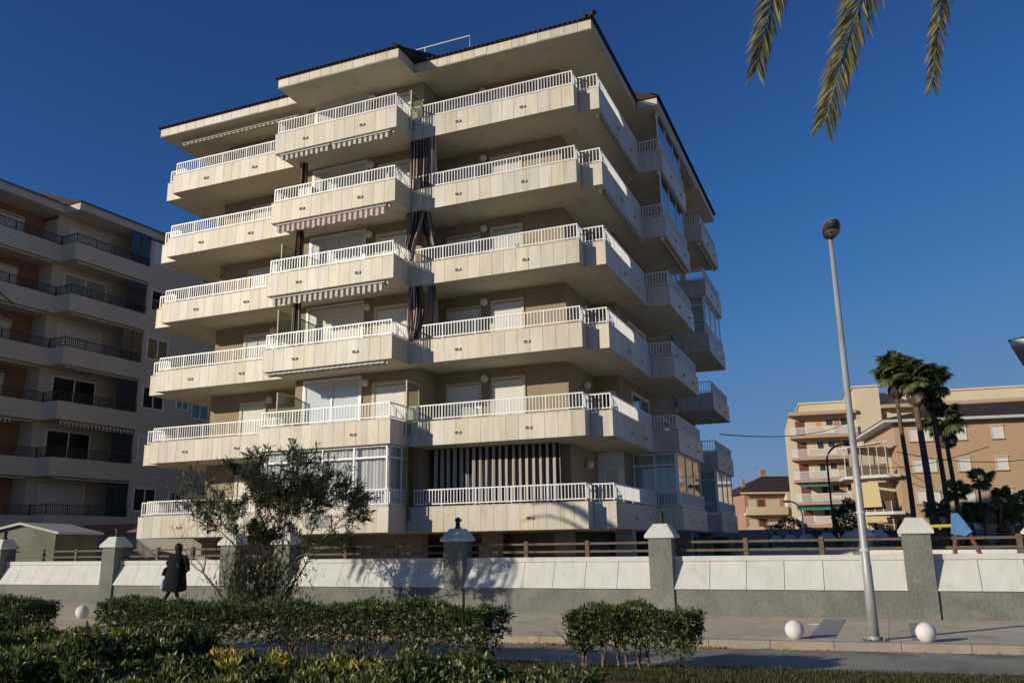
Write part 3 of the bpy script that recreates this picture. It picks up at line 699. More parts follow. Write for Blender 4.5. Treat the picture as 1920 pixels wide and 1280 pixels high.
MB().add([(-11.93,-1.37,ZT),(-6.31,-1.37,ZT),(-6.31,3.9,ZT+SL*5.27),(-11.93,3.9,ZT+SL*5.27),(-11.93,3.9,ZT-.02),(-6.31,3.9,ZT-.02),(-11.93,-1.37,ZT-.02),(-6.31,-1.37,ZT-.02)],
   [(0,1,2,3),(0,6,7,1),(1,7,5,2),(0,3,4,6),(3,2,5,4),(6,4,5,7)]).build('roof_tiles', M['tile'], rf)
for u, w_ in ((1.73, -1), (-20.07, 1)):
    q = 5.2*w_; MB().add([(u,6.13,ZT),(u,20.48,ZT),(u+q,20.48,ZT+SL*5.2),(u+q,6.13,ZT+SL*5.2),(u,6.13,ZT-.02),(u,20.48,ZT-.02),(u+q,6.13,ZT-.02),(u+q,20.48,ZT-.02)],
       [(0,1,2,3),(0,3,6,4),(1,5,7,2),(0,4,5,1),(3,2,7,6)]).build('roof_tiles', M['tile'], rf)
et = MB()
def eaves(a, b, outv):
    a, b = Vector(a), Vector(b); d = (b-a).normalized(); n = int((b-a).length/.19); o = Vector(outv)
    for k in range(n+1):
        p = a+d*(.19*k); q = p+o*.05; r = p-o*.35; c = .06; 
        ring = lambda P, zz: [(P.x+d.x*c*math.cos(t), P.y+d.y*c*math.cos(t), zz+c*.9*math.sin(t)) for t in (0,PI*.25,PI*.5,PI*.75,PI)]
        et.add(ring(q,ZT+.0)+ring(r,ZT+.18), [(i,i+1,6+i,5+i) for i in range(4)]+[(4,3,2,1,0)])
for a, b, o in (((-19.24,-.15),(-11.95,-.15),(0,-1)),((-11.93,-1.37),(-6.31,-1.37),(0,-1)),((-6.3,-.15),(.83,-.15),(0,-1)),((.83,-.15),(.83,6.1),(1,0)),((1.73,6.13),(1.73,20.48),(1,0)),((-6.31,-1.37),(-6.31,-.2),(1,0))): eaves(a,b,o)
et.build('eave_tiles', M['tile'], rf, kind='stuff')
MB().tube([(.95,-.27,ZT+.06),(-.1,.78,ZT+.55)], .09, 8).build('ridge_tile', M['tile'], rf)
rr = thing('roof_guardrail', 'thin white guardrail on the roof of the apartment building beside its highest eave', 'railing', (2.3034,26.5759,0), -.3921)
MB().tube([(-7.6,1.5,21.0),(-7.47,1.5,21.52),(-4.75,1.5,21.53),(-4.76,1.5,20.5)], .025, 6).tube([(-6.79,1.5,20.6),(-6.79,1.5,21.5)], .02, 6).build('rail_tube', M['whitepaint'], rr)

# ground floor: columns, recessed brick walls, lobby -------------------------------------
for u, v in ((-1.83,3.0),(.35,3.0),(-7.7,3.0),(-4.6,3.0),(-11.2,3.0),(-14.6,3.0),(-17.5,3.0),(.4,8.5),(.4,13),(.4,18),(-17.5,9)):
    MB().box(u-.3,v-.25,-.05,u+.3,v+.25,B0).build('column', M['column'], BL)
MB().prism([(-16.5,5.2),(-5.6,5.2),(-5.6,14),(-16.5,14)], -.05, B0).build('lobby_wall', M['brickred'], BL)
MB().prism([(-5.59,7.0),(-3.4,7.0),(-3.4,14),(-5.59,14)], -.05, B0).build('lobby_wall', M['column'], BL)
MB().prism([(-17.6,18.2),(-.6,18.2),(-.6,18.6),(-17.6,18.6)], -.05, B0).build('garage_wall', M['column'], BL)
for u0, u1 in ((-15.8,-14.2),(-13.4,-11.9),(-10.3,-8.9),(-8.4,-6.2)):
    opening(fr, 5.2, u0, u1, .05, 1.85, 'glass', name='lobby_window', fm='brown', fw_=.07)
for k, (u, z, h) in enumerate(((-6.15,1.15,.55),(-5.35,1.2,.32))):
    MB().box(u,6.96 if u > -5.59 else 5.16,z,u+(.25 if k == 0 else .62),6.999 if u > -5.59 else 5.199,z+h).build('letter_boxes', M['trim'], BL)
MB().box(-12.4,2.0,-.05,-11.9,2.12,1.78).build('white_wall_end', M['blind'], BL)

# ------------------------------------------------------------------ neighbouring building on the left (in shade)
LA = math.radians(26); LB = thing('apartment_building', 'shaded apartment building with dark railings left of and behind the cream marble one', 'building', (-23.55,42.72,0), -LA)
lB0 = 2.48; LP = .95
# local frame: u out of the facade (towards the plaza), v away; first bay face at u=-1.2, second at u=0
MB().prism([(-13,-16),(-2.9,-16),(-2.9,0),(-1.75,0),(-1.75,4.9),(-.03,4.9),(-.03,16),(-13,16)], lB0-.3, lB0+DH*6-.25).build('wall', M['lwall'], LB)
lbay = {
 'a': ([(-3.0,-15.5),(-1.2,-15.5),(-1.2,0),(-3.0,0)], [(-1.2,-15.5),(-1.2,0)]),
 'b': ([(-2.9,0),(0,0),(0,4.9),(-2.9,4.9)], [(-1.2,0),(0,0),(0,4.9)]),
}
for l in range(6):
    z = lB0+DH*l
    for k, (poly, path) in lbay.items():
        b = MB().prism([(x if x < -1 else x, y) for x, y in poly], z+.005, z+.24).build('balcony', M['lwall'], LB)
        MB().strip(path, -.02, .12, z, z+LP).build('parapet', M['lwall'], b)
        r, bl = MB(), MB()
        ins = [(p[0]-.07, p[1]) for p in path] if k == 'a' else [(-1.27,.07),(-.07,.07),(-.07,4.9)]
        for i in range(len(ins)-1):
            a, e = Vector(ins[i]), Vector(ins[i+1]); d = (e-a).normalized(); L_ = (e-a).length; nr = Vector((-d.y,d.x))
            def bar(mb, t0, t1, h, z0, z1):
                p, q = a+d*t0, a+d*t1; mb.prism([tuple(p-nr*h),tuple(q-nr*h),tuple(q+nr*h),tuple(p+nr*h)], z0, z1)
            bar(r, .02, L_-.02, .022, z+LP+.50, z+LP+.54); bar(r, .02, L_-.02, .015, z+LP+.05, z+LP+.08)
            n = max(1, round(L_/1.3))
            for j in range(n+1): bar(r, L_*j/n-.02, L_*j/n+.02, .02, z+LP, z+LP+.545)
            for j in range(1, int(L_/.12)): bar(bl, j*.12-.011, j*.12+.011, .011, z+LP+.08, z+LP+.50)
        r.build('railing', M['brown'], b); bl.build('balusters', M['brown'], b, kind='stuff')
    # recessed wall faces tinted pink, openings
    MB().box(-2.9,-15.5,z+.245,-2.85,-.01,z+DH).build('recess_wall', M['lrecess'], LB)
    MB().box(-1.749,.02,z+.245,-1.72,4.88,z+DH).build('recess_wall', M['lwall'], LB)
    for v0, v1, kd in ((-13,-11,'shutter'),(-9.5,-8.2,'shutter'),(-6.3,-4.4,'shutter'),(-2.6,-1.2,'shutter')):
        opening(rt, -2.85, v0, v1, z+.26, z+2.45, kd, parent=LB, name='balcony_door', fm='trim', fw_=.08, shut=1 if (l+int(-v0)) % 3 else .6)
    if l in (1,4,2): opening(rt, -1.71, .7, 3.4, z+.26, z+2.6, 'glass', parent=LB, name='glazed_door', fw_=.07, inner=M['dark'] if l != 4 else M['tealcurtain'])
    else: opening(rt, -1.71, .7, 3.4, z+.26, z+2.6, 'shutter', parent=LB, name='balcony_door', fw_=.07)
    # dark louvred screens closing the end of the recess
    for q in (3.55, 4.22): 
        sc = FB(rt, -.1); sc.bb(q,-.04,z+LP+.02,q+.62,0,z+DH-.02); put('louvre_screen', sc.mesh('louvre_screen', M['lwin']), LB)
    for v0, v1, z0, z1 in ((5.15,6.7,1.25,2.6),(7.6,8.6,1.5,2.5),(8.8,10.2,1.1,2.5),(11.2,12.6,1.1,2.5)):
        if v0 == 7.6 and l % 2: continue
        opening(rt, -.03, v0, v1, z+z0, z+z1, 'glass', parent=LB, name='window', fw_=.06, inner=M['blind'] if (l*3+int(v0)) % 4 == 0 else M['dark'])
    for pth, a0, a1 in ((-1.2,-14,-.4),(0,.3,4.8)):
        o = MB().tube([(pth-.12,a0,z-.09 if l else z-.09),(pth-.12,a1,z-.09)], .045, 8).build('rolled_awning', M['trim'], LB)
    for v in (2.0,): MB().box(.0,v-.05,z+.42,.05,v+.05,z+.48).build('drain_spout', M['spout'], LB)
    MB().box(-1.2+.021,-3.0,z+.42,-1.2+.07,-2.9,z+.48).build('drain_spout', M['spout'], LB)
def lval(u, v0, v1, z, drop):
    n = int((v1-v0)/.1); mb = MB(); mb.uv = []
    for i in range(n+1):
        v = v0+(v1-v0)*i/n
        for k, (b, zz) in enumerate(((0,z),(.04,z-drop*(.85+.15*math.sin(i*1.57))))): mb.v.append((u+b,v,zz)); mb.uv.append((v-v0,zz))
    for i in range(n): mb.f.append((2*i,2*i+2,2*i+3,2*i+1))
    put('awning_valance', mb.mesh('awning_valance', M['valance']), LB)
lval(-1.3,-12,-1.4,lB0+DH*2-.08,.24); lval(-.1,.3,4.8,lB0+DH*2-.08,.24)
ac = MB().box(-2.84,-4.2,lB0+DH*5+1.75,-2.5,-3.3,lB0+DH*5+2.35).build('air_conditioner', M['whitepaint'], LB)
MB().box(-2.499,-4.05,lB0+DH*5+1.82,-2.49,-3.6,lB0+DH*5+2.28).build('fan_grille', M['black'], ac)
lZR = lB0+DH*5.98
lout = [(-13.5,-16.5),(-1.2,-16.5),(-1.2,0),(0,0),(0,16.5),(-13.5,16.5)]
lr = MB().prism(lout, lZR, lZR+.06).build('roof', M['lwall'], LB)
MB().strip([(-1.2,-16.5),(-1.2,0),(0,0),(0,16.5)], -.01, .3, lZR-.004, lZR+.42).build('fascia', M['lwall'], lr)
for u, v0, v1 in ((-1.12,-16.6,16.6),(.08,-.08,16.6)):
    MB().add([(u,v0,lZR+.43),(u,v1,lZR+.43),(u-6,v1,lZR+.43+2.1),(u-6,v0,lZR+.43+2.1),(u,v0,lZR+.40),(u,v1,lZR+.40),(u-6,v1,lZR+.40),(u-6,v0,lZR+.40)],
       [(0,1,2,3),(0,3,7,4),(1,5,6,2),(0,4,5,1)]).build('roof_tiles', M['tile'], lr)
et = MB()
def eaves2(u, v0, v1, z):
    for k in range(int((v1-v0)/.2)):
        v = v0+k*.2; c = .06
        rg = lambda uu, zz: [(uu, v+c*math.cos(t), zz+c*.9*math.sin(t)) for t in (0,PI*.5,PI)]
        et.add(rg(u+.05,z)+rg(u-.35,z+.17), [(0,1,4,3),(1,2,5,4),(2,1,0)])
eaves2(-1.12,-16.5,-.1,lZR+.43); eaves2(.08,0,16.5,lZR+.43)
et.build('eave_tiles', M['tile'], lr, kind='stuff')
# red tiled ground floor band with pierced blocks, low garden pavilion
gx = thing('garden_annexe', 'long low annexe with red tiled band and pierced white blocks behind the boundary wall', 'annexe', (*sw(-24,8.5),0), -SA)
MB().box(-6,0,-.05,12,3,2.38).build('wall', M['column'], gx)
MB().add([(-6.1,-.35,2.47),(12.1,-.35,2.47),(12.1,.6,2.83),(-6.1,.6,2.83),(-6.1,-.35,2.42),(12.1,-.35,2.42),(12.1,.6,2.42),(-6.1,.6,2.42)], [(0,1,2,3),(7,6,5,4),(0,4,5,1),(1,5,6,2),(2,6,7,3),(3,7,4,0)]).build('tiled_band', M['brickred'], gx)
for g0 in np.arange(-1.5, 11, 1.55):
    for k in range(4):
        x = g0+k*.24; s_ = 1 if k % 2 == 0 else -1
        MB().add([(x-.07*s_-.035,-.004,2.12),(x-.07*s_+.035,-.004,2.12),(x+.07*s_+.035,-.004,2.30),(x+.07*s_-.035,-.004,2.30),
                  (x-.07*s_-.035,.01,2.12),(x-.07*s_+.035,.01,2.12),(x+.07*s_+.035,.01,2.30),(x+.07*s_-.035,.01,2.30)], [(0,1,2,3),(0,4,5,1),(1,5,6,2),(2,6,7,3),(3,7,4,0)]).build('pierced_opening', M['black'], gx)
gp = thing('garden_pavilion', 'small gabled garden pavilion with white roof trim left behind the boundary wall', 'pavilion', (-19.3,33.5,0), -.15)
M['shadegreen'] = mat('shade_toned_green_render', (.17,.17,.13), (.25,.235,.18), scale=.9, rough=.95)  # greenish render; the dappled shade over it is mixed into these darker tones
MB().add([(-1.7,0,0),(1.5,0,0),(1.5,0,2.3),(0,0,2.62),(-1.7,0,2.3),(-1.7,2.6,0),(1.5,2.6,0),(1.5,2.6,2.3),(0,2.6,2.62),(-1.7,2.6,2.3)],
   [(0,1,2,3,4),(9,8,7,6,5),(0,5,6,1),(1,6,7,2),(0,4,9,5)]).build('wall', M['shadegreen'], gp)
MB().add([(-1.9,-.15,2.27),(0,-.15,2.66),(0,-.15,2.75),(-1.9,-.15,2.36),(-1.9,2.7,2.27),(0,2.7,2.66),(0,2.7,2.75),(-1.9,2.7,2.36)], [(0,1,2,3),(7,6,5,4),(3,2,6,7),(0,4,5,1),(0,3,7,4)]).build('roof', M['cap'], gp)
MB().add([(0,-.15,2.66),(1.7,-.15,2.27),(1.7,-.15,2.36),(0,-.15,2.75),(0,2.7,2.66),(1.7,2.7,2.27),(1.7,2.7,2.36),(0,2.7,2.75)], [(0,1,2,3),(7,6,5,4),(3,2,6,7),(0,4,5,1),(1,5,6,2)]).build('roof', M['cap'], gp)

# ------------------------------------------------------------------ right hand background
def wpt(px, d):          # ground point under image column px (1920 wide) at distance d
    return ((px-960)/F_PX*d*1.03, d)
# brick block of flats, front facing the camera
BA = -.2
BR = thing('apartment_building', 'tan brick block of flats with pale roller shutters behind the tall palms', 'building', (36.0,79,0), BA)
bz = 12.35; zl = [2.2,5.3,8.4]
bm = brick_m = None
def brick_material():
    m, nt, p = new_mat('tan_brick'); L = nt.links
    tc = N(nt,'ShaderNodeTexCoord'); mp = N(nt,'ShaderNodeMapping'); mp.inputs['Rotation'].default_value = (PI/2,0,0); L.new(tc.outputs['Object'], mp.inputs[0])
    b = N(nt,'ShaderNodeTexBrick'); b.inputs['Scale'].default_value = 4; b.inputs['Color1'].default_value = (.56,.36,.20,1); b.inputs['Color2'].default_value = (.48,.30,.165,1); b.inputs['Mortar'].default_value = (.46,.34,.23,1)
    b.inputs['Mortar Size'].default_value = .03
    L.new(mp.outputs[0], b.inputs[0]); L.new(b.outputs[0], p.inputs['Base Color']); p.inputs['Roughness'].default_value = .95; return m
M['tanbrick'] = brick_material()
MB().box(0,0,-.1,22,14,bz).build('wall', M['tanbrick'], BR)
r_ = MB().box(-1.0,-.9,bz,23,15,bz+.28).build('eave', M['cap'], BR)
MB().add([(-1.1,-1,bz+.29),(23.1,-1,bz+.29),(23.1,15.1,bz+.29),(-1.1,15.1,bz+.29),(7,7,bz+2.5),(15.5,7,bz+2.5)], [(0,1,5,4),(1,2,5),(2,3,4,5),(3,0,4)]).build('roof_tiles', M['tile'], BR)
for l, z in enumerate((1.9,4.78,7.65,10.52)):
    for u, w_ in ((1.25,.85),(2.5,.85),(5.2,1.08),(8.37,1.08),(11.6,1.08),(14.8,1.08),(18,1.08)):
        opening(fr, 0, u, u+w_, z, z+1.25, 'shutter', parent=BR, name='window', fm='trim', fw_=.08, depth=.05)
        MB().box(u-.1,-.1,z+1.26,u+w_+.1,.0,z+1.34).build('lintel', M['trim'], BR)
        MB().box(u-.05,-.06,z-.08,u+w_+.05,.0,z-.002).build('sill', M['brown'], BR)
# side balconies of the brick block (left end)
for l, z in enumerate((.6,3.9,7.3)):
    b = MB().prism([(-4.6,1.5),(-1.0,-.6),(-.02,-.6),(-.02,4.5),(-4.6,4.5)], z, z+.28).build('balcony', M['cap'], BR)
    MB().prism([(-4.3,2.0),(-1.1,-.3),(-1.0,-.25),(-4.2,2.1)], z+.28, z+1.25).build('balcony_screen', M['brown' if l != 0 else 'fence'], b)
    f = MB()
    for t in np.linspace(0,1,6): x, y = -4.35+3.3*t, 1.95-2.25*t; f.box(x-.03,y-.03,z+.28,x+.03,y+.03,z+(2.9 if l != 1 else 1.25))
    f.build('balcony_posts', M['whitepaint'], b)
    MB().box(-3.9,2.3,z+.28,-.02,2.4,z+3.1).build('recess_wall', M['cream'], b)
    if l == 2:
        g = MB().add([(-4.3,1.9,z+1.3),(-1.4,-.15,z+1.3),(-1.4,-.15,z+2.8),(-4.3,1.9,z+2.8)], [(0,1,2,3)]).build('pane', M['glass'], b)
        MB().add([(-4.9,1.6,z+2.95),(-1.0,-1.0,z+3.35),(-1.0,2.4,z+3.35),(-4.9,2.4,z+2.95),(-4.9,1.6,z+2.87),(-1.0,-1.0,z+3.27)], [(0,1,2,3),(0,4,5,1)]).build('canopy', M['cap'], b)
MB().add([(-3.9,1.6,6.95),(-1.9,.3,6.95),(-1.9,-.4,4.6),(-3.9,.8,4.6)], [(0,1,2,3)]).build('awning', M['yellowcloth'], BR)
MB().add([(-3.9,1.5,3.75),(-1.6,.0,3.75),(-1.6,-.6,3.2),(-3.9,.8,3.2)], [(0,1,2,3)]).build('awning', M['yellowcloth'], BR)
# large cream block behind
CBX = 0
CB = thing('apartment_building', 'large cream block of flats with white balcony railings left of the brick block', 'building', (38.3,114,0), -.27)
MB().box(-.5,0,-.1,8.0,16,18.2).build('wall', M['cream'], CB)
MB().box(8.0,-1.2,-.1,11.1,16,21.5).build('wall', M['cream'], CB)
MB().box(11.1,-.4,-.1,46,16,18.6).build('wall', M['cream'], CB)
MB().box(1.2,2,18.2,7.99,14,20.1).build('wall', M['cream'], CB)
MB().box(11.11,3,18.6,46,14,21.0).build('wall', M['cream'], CB)
for x0, x1, y0, z in ((1.0,7.98,1.8,20.1),(7.8,11.3,-1.4,21.5),(11.32,46.2,2.8,21.0)): MB().box(x0,y0,z+.002,x1,14.4,z+.22).build('parapet_coping', M['trim'], CB)
for x0, x1 in ((-.6,7.98),(11.12,46)): MB().box(x0,-1.8,18.1 if x0 < 5 else 18.5,x1,-.01 if x0 < 5 else -.41,18.55 if x0 < 5 else 18.95).build('eave_slab', M['pinktrim'], CB)
for l in range(5):
    z = 15.3-2.92*l
    b = MB().box(-.6,-1.7,z-.28,7.98,-.01,z+.05).build('balcony', M['pinktrim'], CB)
    rl = MB().box(-.58,-1.66,z+1.1,7.96,-1.62,z+1.16).box(-.58,-1.66,z+.12,7.96,-1.62,z+.16)
    for k in range(70): rl.box(-.56+k*.122,-1.655,z+.16,-.51+k*.122,-1.63,z+1.1)
    rl.build('railing', M['whitepaint'], b)
    for a, a2 in ((1.6,4.0),(5.6,7.9)): MB().box(a,-1.61,z+.2,a2,-1.6,z+1.08).build('railing_screen', M['creamlt'], b)
    for k, (u, w_, mt, h) in enumerate(((.25,1.2,'maroon',2.25),(1.6,.9,'creamlt',2.3),(2.9,.7,'ochre' if l == 0 else 'lwin',2.2),(4.25,.8,'lwin',2.25),(5.2,.7,'clay',2.4),(6.1,.9,'lwin',2.3))):
        zb = z+.06 if k not in (3,5) else z+1.5
        MB().box(u,-.03,zb,u+w_,-.001,z+h).build('window' if k in (3,5) else 'balcony_door', M[mt], CB)
    MB().box(4.2,-.05,z+1.42,5.1,-.001,z+1.49).build('sill', M['cap'], CB)
for u in (24.5,27,29.5,32): MB().box(u,-.45,16.6,u+1.7,-.401,18.0).build('window', M['lwin'], CB); MB().box(u+.05,-.47,16.62,u+1.65,-.452,16.75).build('sill', M['cap'], CB)
MB().box(-.1,-1.9,-.05,9.6,-.2,1.6).build('ground_floor_front', M['clay'], CB)
for z, x0, x1, y in ((8.75,.0,3.8,-2.4),(5.75,-.6,7.9,-2.8)):
    MB().add([(x0,-.2,z+.35),(x1,-.2,z+.35),(x1,y,z),(x0,y,z),(x0,y,z-.22),(x1,y,z-.22)], [(0,1,2,3),(3,2,5,4)]).build('awning', M['teal'], CB)
# small clay coloured house
SH = thing('house', 'low terracotta house with dark hipped roof far behind between the two blocks', 'house', (37.3,138,0), .05)
MB().box(0,0,-.1,11,9,9.6).build('wall', M['clay'], SH)
MB().add([(-.8,-.9,9.6),(11.5,-.9,9.6),(11.5,9.6,9.6),(-.8,9.6,9.6),(4.5,4,12.3),(9,4,12.3),(-.8,-.9,9.3),(11.5,-.9,9.3),(11.5,9.6,9.3),(-.8,9.6,9.3)], [(0,1,5,4),(1,2,5),(2,3,4,5),(3,0,4),(0,6,7,1),(3,9,6,0),(9,8,7,6)]).build('roof', M['tile'], SH)
MB().box(-.85,-.95,9.15,11.5,-.9,9.42).build('eave_board', M['trim'], SH)
for z in (6.0,2.9): 
    b = MB().box(-.3,-1.6,z-.2,6.5,-.01,z+.1).build('balcony', M['trim'], SH); MB().box(-.3,-1.62,z+.1,6.5,-1.45,z+1.05).build('parapet', M['creamlt'], b)
    for u, w_, mt in ((.6,1.4,'trim'),(2.2,1.0,'maroon'),(3.6,2.2,'trim')): MB().box(u,-.05,z+.1,u+w_,-.001,z+2.3).build('balcony_door', M[mt], SH)
MB().box(6.6,-1.3,-.1,9.3,-.01,9.2).build('stair_wall', M['creamlt'], SH)
for u in (6.2,): MB().box(9.6,-.05,6.3,10.8,-.001,8.3).build('window', M['maroon'], SH)
MB().box(4.3,3.5,12.2,5.2,4.4,13.3).build('chimney', M['clay'], SH); MB().box(.8,3,10.4,1.3,3.5,11.8).build('chimney', M['clay'], SH)
MB().tube([(3.0,3,11),(3.0,3,14.0)], .04, 5).box(2.0,2.98,13.6,4.0,3.02,13.66).box(2.3,2.98,13.2,3.7,3.02,13.26).build('aerial', M['iron'], SH)
# building whose eave enters at the right edge
ER = thing('apartment_building', 'building whose white roof corner enters high at the right edge of the view', 'building', (28.35,46,0), -.62)
MB().box(.9,0.9,-.1,14,6,12.1).build('wall', M['cream'], ER)
MB().prism([(-.2,0),(15,-.9),(15,7),(-.2,7)], 12.15, 12.5).build('eave', M['cap'], ER)
MB().add([(-.3,-.05,12.505),(15.1,-1,12.505),(15.1,7.1,12.505),(-.3,7.1,12.505),(4,3,13.6),(11,3,13.6)], [(0,1,5,4),(1,2,5),(2,3,4,5),(3,0,4)]).build('roof_tiles', M['tile'], ER)
for z in (9.2,6.3,3.4):
    b = MB().box(.2,-.1,z-.2,9,.89,z+.05).build('balcony', M['cap'], ER)
    MB().box(.22,-.08,z+.1,8.9,-.04,z+.95).build('railing', M['whitepaint'], b)
    opening(fr, .9, 2, 4, z+.06, z+2.3, 'shutter', parent=ER, name='balcony_door', fm='trim')

# plaza side walls with the same pillars
pw = thing('plaza_wall', 'shaded roughcast wall with white pillar caps running back beside the plaza', 'wall', (14.9,31.5,0), 0)
prs = []
for k, (x, y) in enumerate(((15.2,33),(16.1,38.2),(16.95,43.4),(17.6,48.5),(18.2,53.7),(18.9,59),(19.5,64.2))):
    prs.append((x,y))
A_ = math.atan2(31.2,4.3)-PI/2
def rrot(me, x, y, nm): put(nm, me, pw, (x-14.9,y-31.5,0), A_*0)
for x, y in prs:
    rrot(pil_me, x, y-.22, 'pillar'); rrot(pcap_me, x, y-.22, 'pillar_cap'); rrot(lan_me, x, y-.22, 'pillar_lantern')
for (x0,y0), (x1,y1) in zip(prs[:-1], prs[1:]):
    X0, Y0, X1, Y1 = x0-14.9, y0-31.5, x1-14.9, y1-31.5
    MB().prism([(X0-.15,Y0),(X0+.15,Y0),(X1+.15,Y1),(X1-.15,Y1)], -.1, .9).build('wall_section', M['rough'], pw)
    MB().prism([(X0-.22,Y0),(X0+.22,Y0),(X1+.22,Y1),(X1-.22,Y1)], .9, 1.25).build('wall_coping', M['cap'], pw)
    for z in (1.42,1.62): MB().prism([(X0-.02,Y0),(X0+.02,Y0),(X1+.02,Y1),(X1-.02,Y1)], z-.04, z+.03).build('fence_rail', M['fence'], pw)
    for t in (.33,.67): x, y = X0+(X1-X0)*t, Y0+(Y1-Y0)*t; MB().box(x-.05,y-.05,1.25,x+.05,y+.05,1.7).build('fence_post', M['fence'], pw)
pw2 = thing('plaza_wall', 'sunlit white capped wall with two pillars behind the blue swing panel', 'wall', (16.6,27.5,0), -.95)
for q in (0,-6.2): 
    put('pillar', pil_me, pw2, (q,0,0)); put('pillar_cap', pcap_me, pw2, (q,0,0))
    MB().box(q-5.9,0,-.1,q-.28,.4,.8).build('wall_section', M['rough'], pw2); MB().box(q-5.9,-.03,.8,q-.28,.44,1.25).build('wall_coping', M['cap'], pw2)

# swing frame with blue end panel
sg = thing('playground_swing', 'playground frame with blue triangular side panel, yellow bar and red-brown legs', 'playground frame', (13.55,26.3,0), -.25)
MB().add([(-.10,0,2.38),(.08,0,2.38),(.42,0,1.82),(.20,0,1.68),(-.18,0,1.76)]+[(-.10,.07,2.38),(.08,.07,2.38),(.42,.07,1.82),(.20,.07,1.68),(-.18,.07,1.76)],
   [(0,4,3,2,1),(5,6,7,8,9),(0,1,6,5),(1,2,7,6),(2,3,8,7),(3,4,9,8),(4,0,5,9)]).build('side_panel', M['blue'], sg)
MB().tube([(-1.6,.05,1.98),(-.1,.05,2.0)], .05, 8).build('top_bar', M['yellow'], sg)
for x0, x1 in ((-.02,-.28),(.30,1.0)): MB().tube([(x0,.12,1.9),(x1,.12,0)], .065, 8).build('leg', M['redpost'], sg)
sgn = thing('stop_sign', 'small red round sign on a post behind the plaza wall', 'sign', (22.6,50,0), .0)
MB().tube([(0,0,0),(0,0,2.1)], .035, 6).build('post', M['iron'], sgn)
MB().lathe([(.38,-.015),(.38,.015)], 8, (0,0,0)).build('plate', M['signred'], sgn, loc=(0,-.06,2.35)).rotation_euler = (PI/2,PI/8,0)

# street lamps -------------------------------------------------------------------------
sl = thing('street_lamp', 'tall pale steel lamp post on the pavement between two white balls', 'street lamp', (5.90,14.56,0), -.25)
MB().tube([(0,0,-.02),(0,0,1.2),(0,0,1.22),(0.0,0,7.0)], [.084,.076,.070,.040], 14).build('pole', M['iron'], sl, smooth=True)
MB().lathe([(.1,.012),(.1,.05),(.09,.07)], 14).build('base_collar', M['iron'], sl)
MB().box(-.17,-.17,.001,.17,.17,.014).build('base_plate', M['brown'], sl)
for x in (-.13,.13):
    for y in (-.13,.13): MB().lathe([(.016,.014),(.016,.045)], 6, (x,y,0)).build('bolt', M['iron'], sl)
MB().lathe([(.083,0),(.083,.05)], 14, (0,0,1.42)).lathe([(.078,0),(.078,.03)], 14, (0,0,2.05)).build('pole_band', M['cap'], sl)
hd = MB().ball((0,0,0), .165, 18, 10, (1,2.3,.62)); hd.v = [(x,y,max(z,.028)) for x,y,z in hd.v]
hd.build('lamp_head', M['ball'], sl, smooth=True, loc=(.0,-.20,7.12)).rotation_euler = (math.radians(-6),0,0)
hb = MB().ball((0,0,0), .160, 18, 10, (1,2.25,.75)); hb.v = [(x,y,min(z,.032)) for x,y,z in hb.v]
h_ = hb.build('lamp_housing', M['lamphead'], sl, smooth=True, loc=(.0,-.20,7.115)); h_.rotation_euler = (math.radians(-6),0,0)
MB().lathe([(.125,-.012),(.13,0)], 18, (0,0,0)).build('lamp_lens', M['lens'], h_, loc=(0,-.12,-.115), smooth=False)
for nm, X, Y, H, arm, lab in (('street_lamp',21.2,57,8.0,1.6,'dark street lamp with curved arm in front of the cream block'),('street_lamp',21.9,65,4.6,-1.1,'thin white lamp post left of the dark curved street lamp')):
    t = thing(nm, lab, 'street lamp', (X,Y,0)); mt = M['brown'] if arm > 0 else M['whitepaint']
    pts = [(0,0,0),(0,0,H-1.2)]+[(arm*.75*(1-math.cos(a)),0,H-1.2+1.15*math.sin(a)) for a in np.linspace(.3,PI/2,6)]
    MB().tube(pts, .07 if arm > 0 else .06, 8).build('pole', mt, t)
    MB().ball((arm*1.0,0,H-.03), .16, 10, 6, (2.3,.9,.6)).build('lamp_head', mt, t)

# overhead cables
for k, (p0, p1, sag, lab) in enumerate((((11.0,44.5,7.2),(40,96,15.5),.9,'black cable running from the marble building towards the cream block'),
      ((33.2,79,8.2),(34,60,8.0),.5,'short cable from the brick block over the plaza'),((26,57,7.4),(46,70,8.6),.8,'thin cable crossing in front of the brick block'))):
    p0, p1 = Vector(p0), Vector(p1); t = thing('overhead_cable', lab, 'cable', tuple(p0))
    MB().tube([tuple((p1-p0)*s_-Vector((0,0,4*sag*s_*(1-s_)))) for s_ in np.linspace(0,1,20)], .03, 5).build('cable', M['cable'], t)

# concrete balls on the pavement
LBL = ['white concrete ball right of the tall lamp post','white concrete ball left of the tall lamp post','white concrete ball half hidden behind the long hedge, its right end','white concrete ball in the gap between the left hedges','white concrete ball hidden behind the middle of the long hedge']
bme = MB().ball((0,0,.155), .158, 24, 16).mesh('concrete_ball', M['ball'], True)
for (x, y), lab in zip(((6.60,14.22),(4.72,14.95),(-2.86,17.75),(-10.8,21.8),(-1.0,17.0)), LBL):
    t = put('concrete_ball', bme, None, (x,y,-.008), random.random()*6, lab, 'bollard', 'white concrete balls along the kerb')
tp = MB().box(-.09,-.06,.0,.07,.05,.006).box(-.02,-.02,.006,.08,.06,.012).build('paper_scrap', M['paper'], None, loc=(5.9,17.4,.001)); tag(tp,'crumpled white paper on the pavement left of the lamp post','litter')

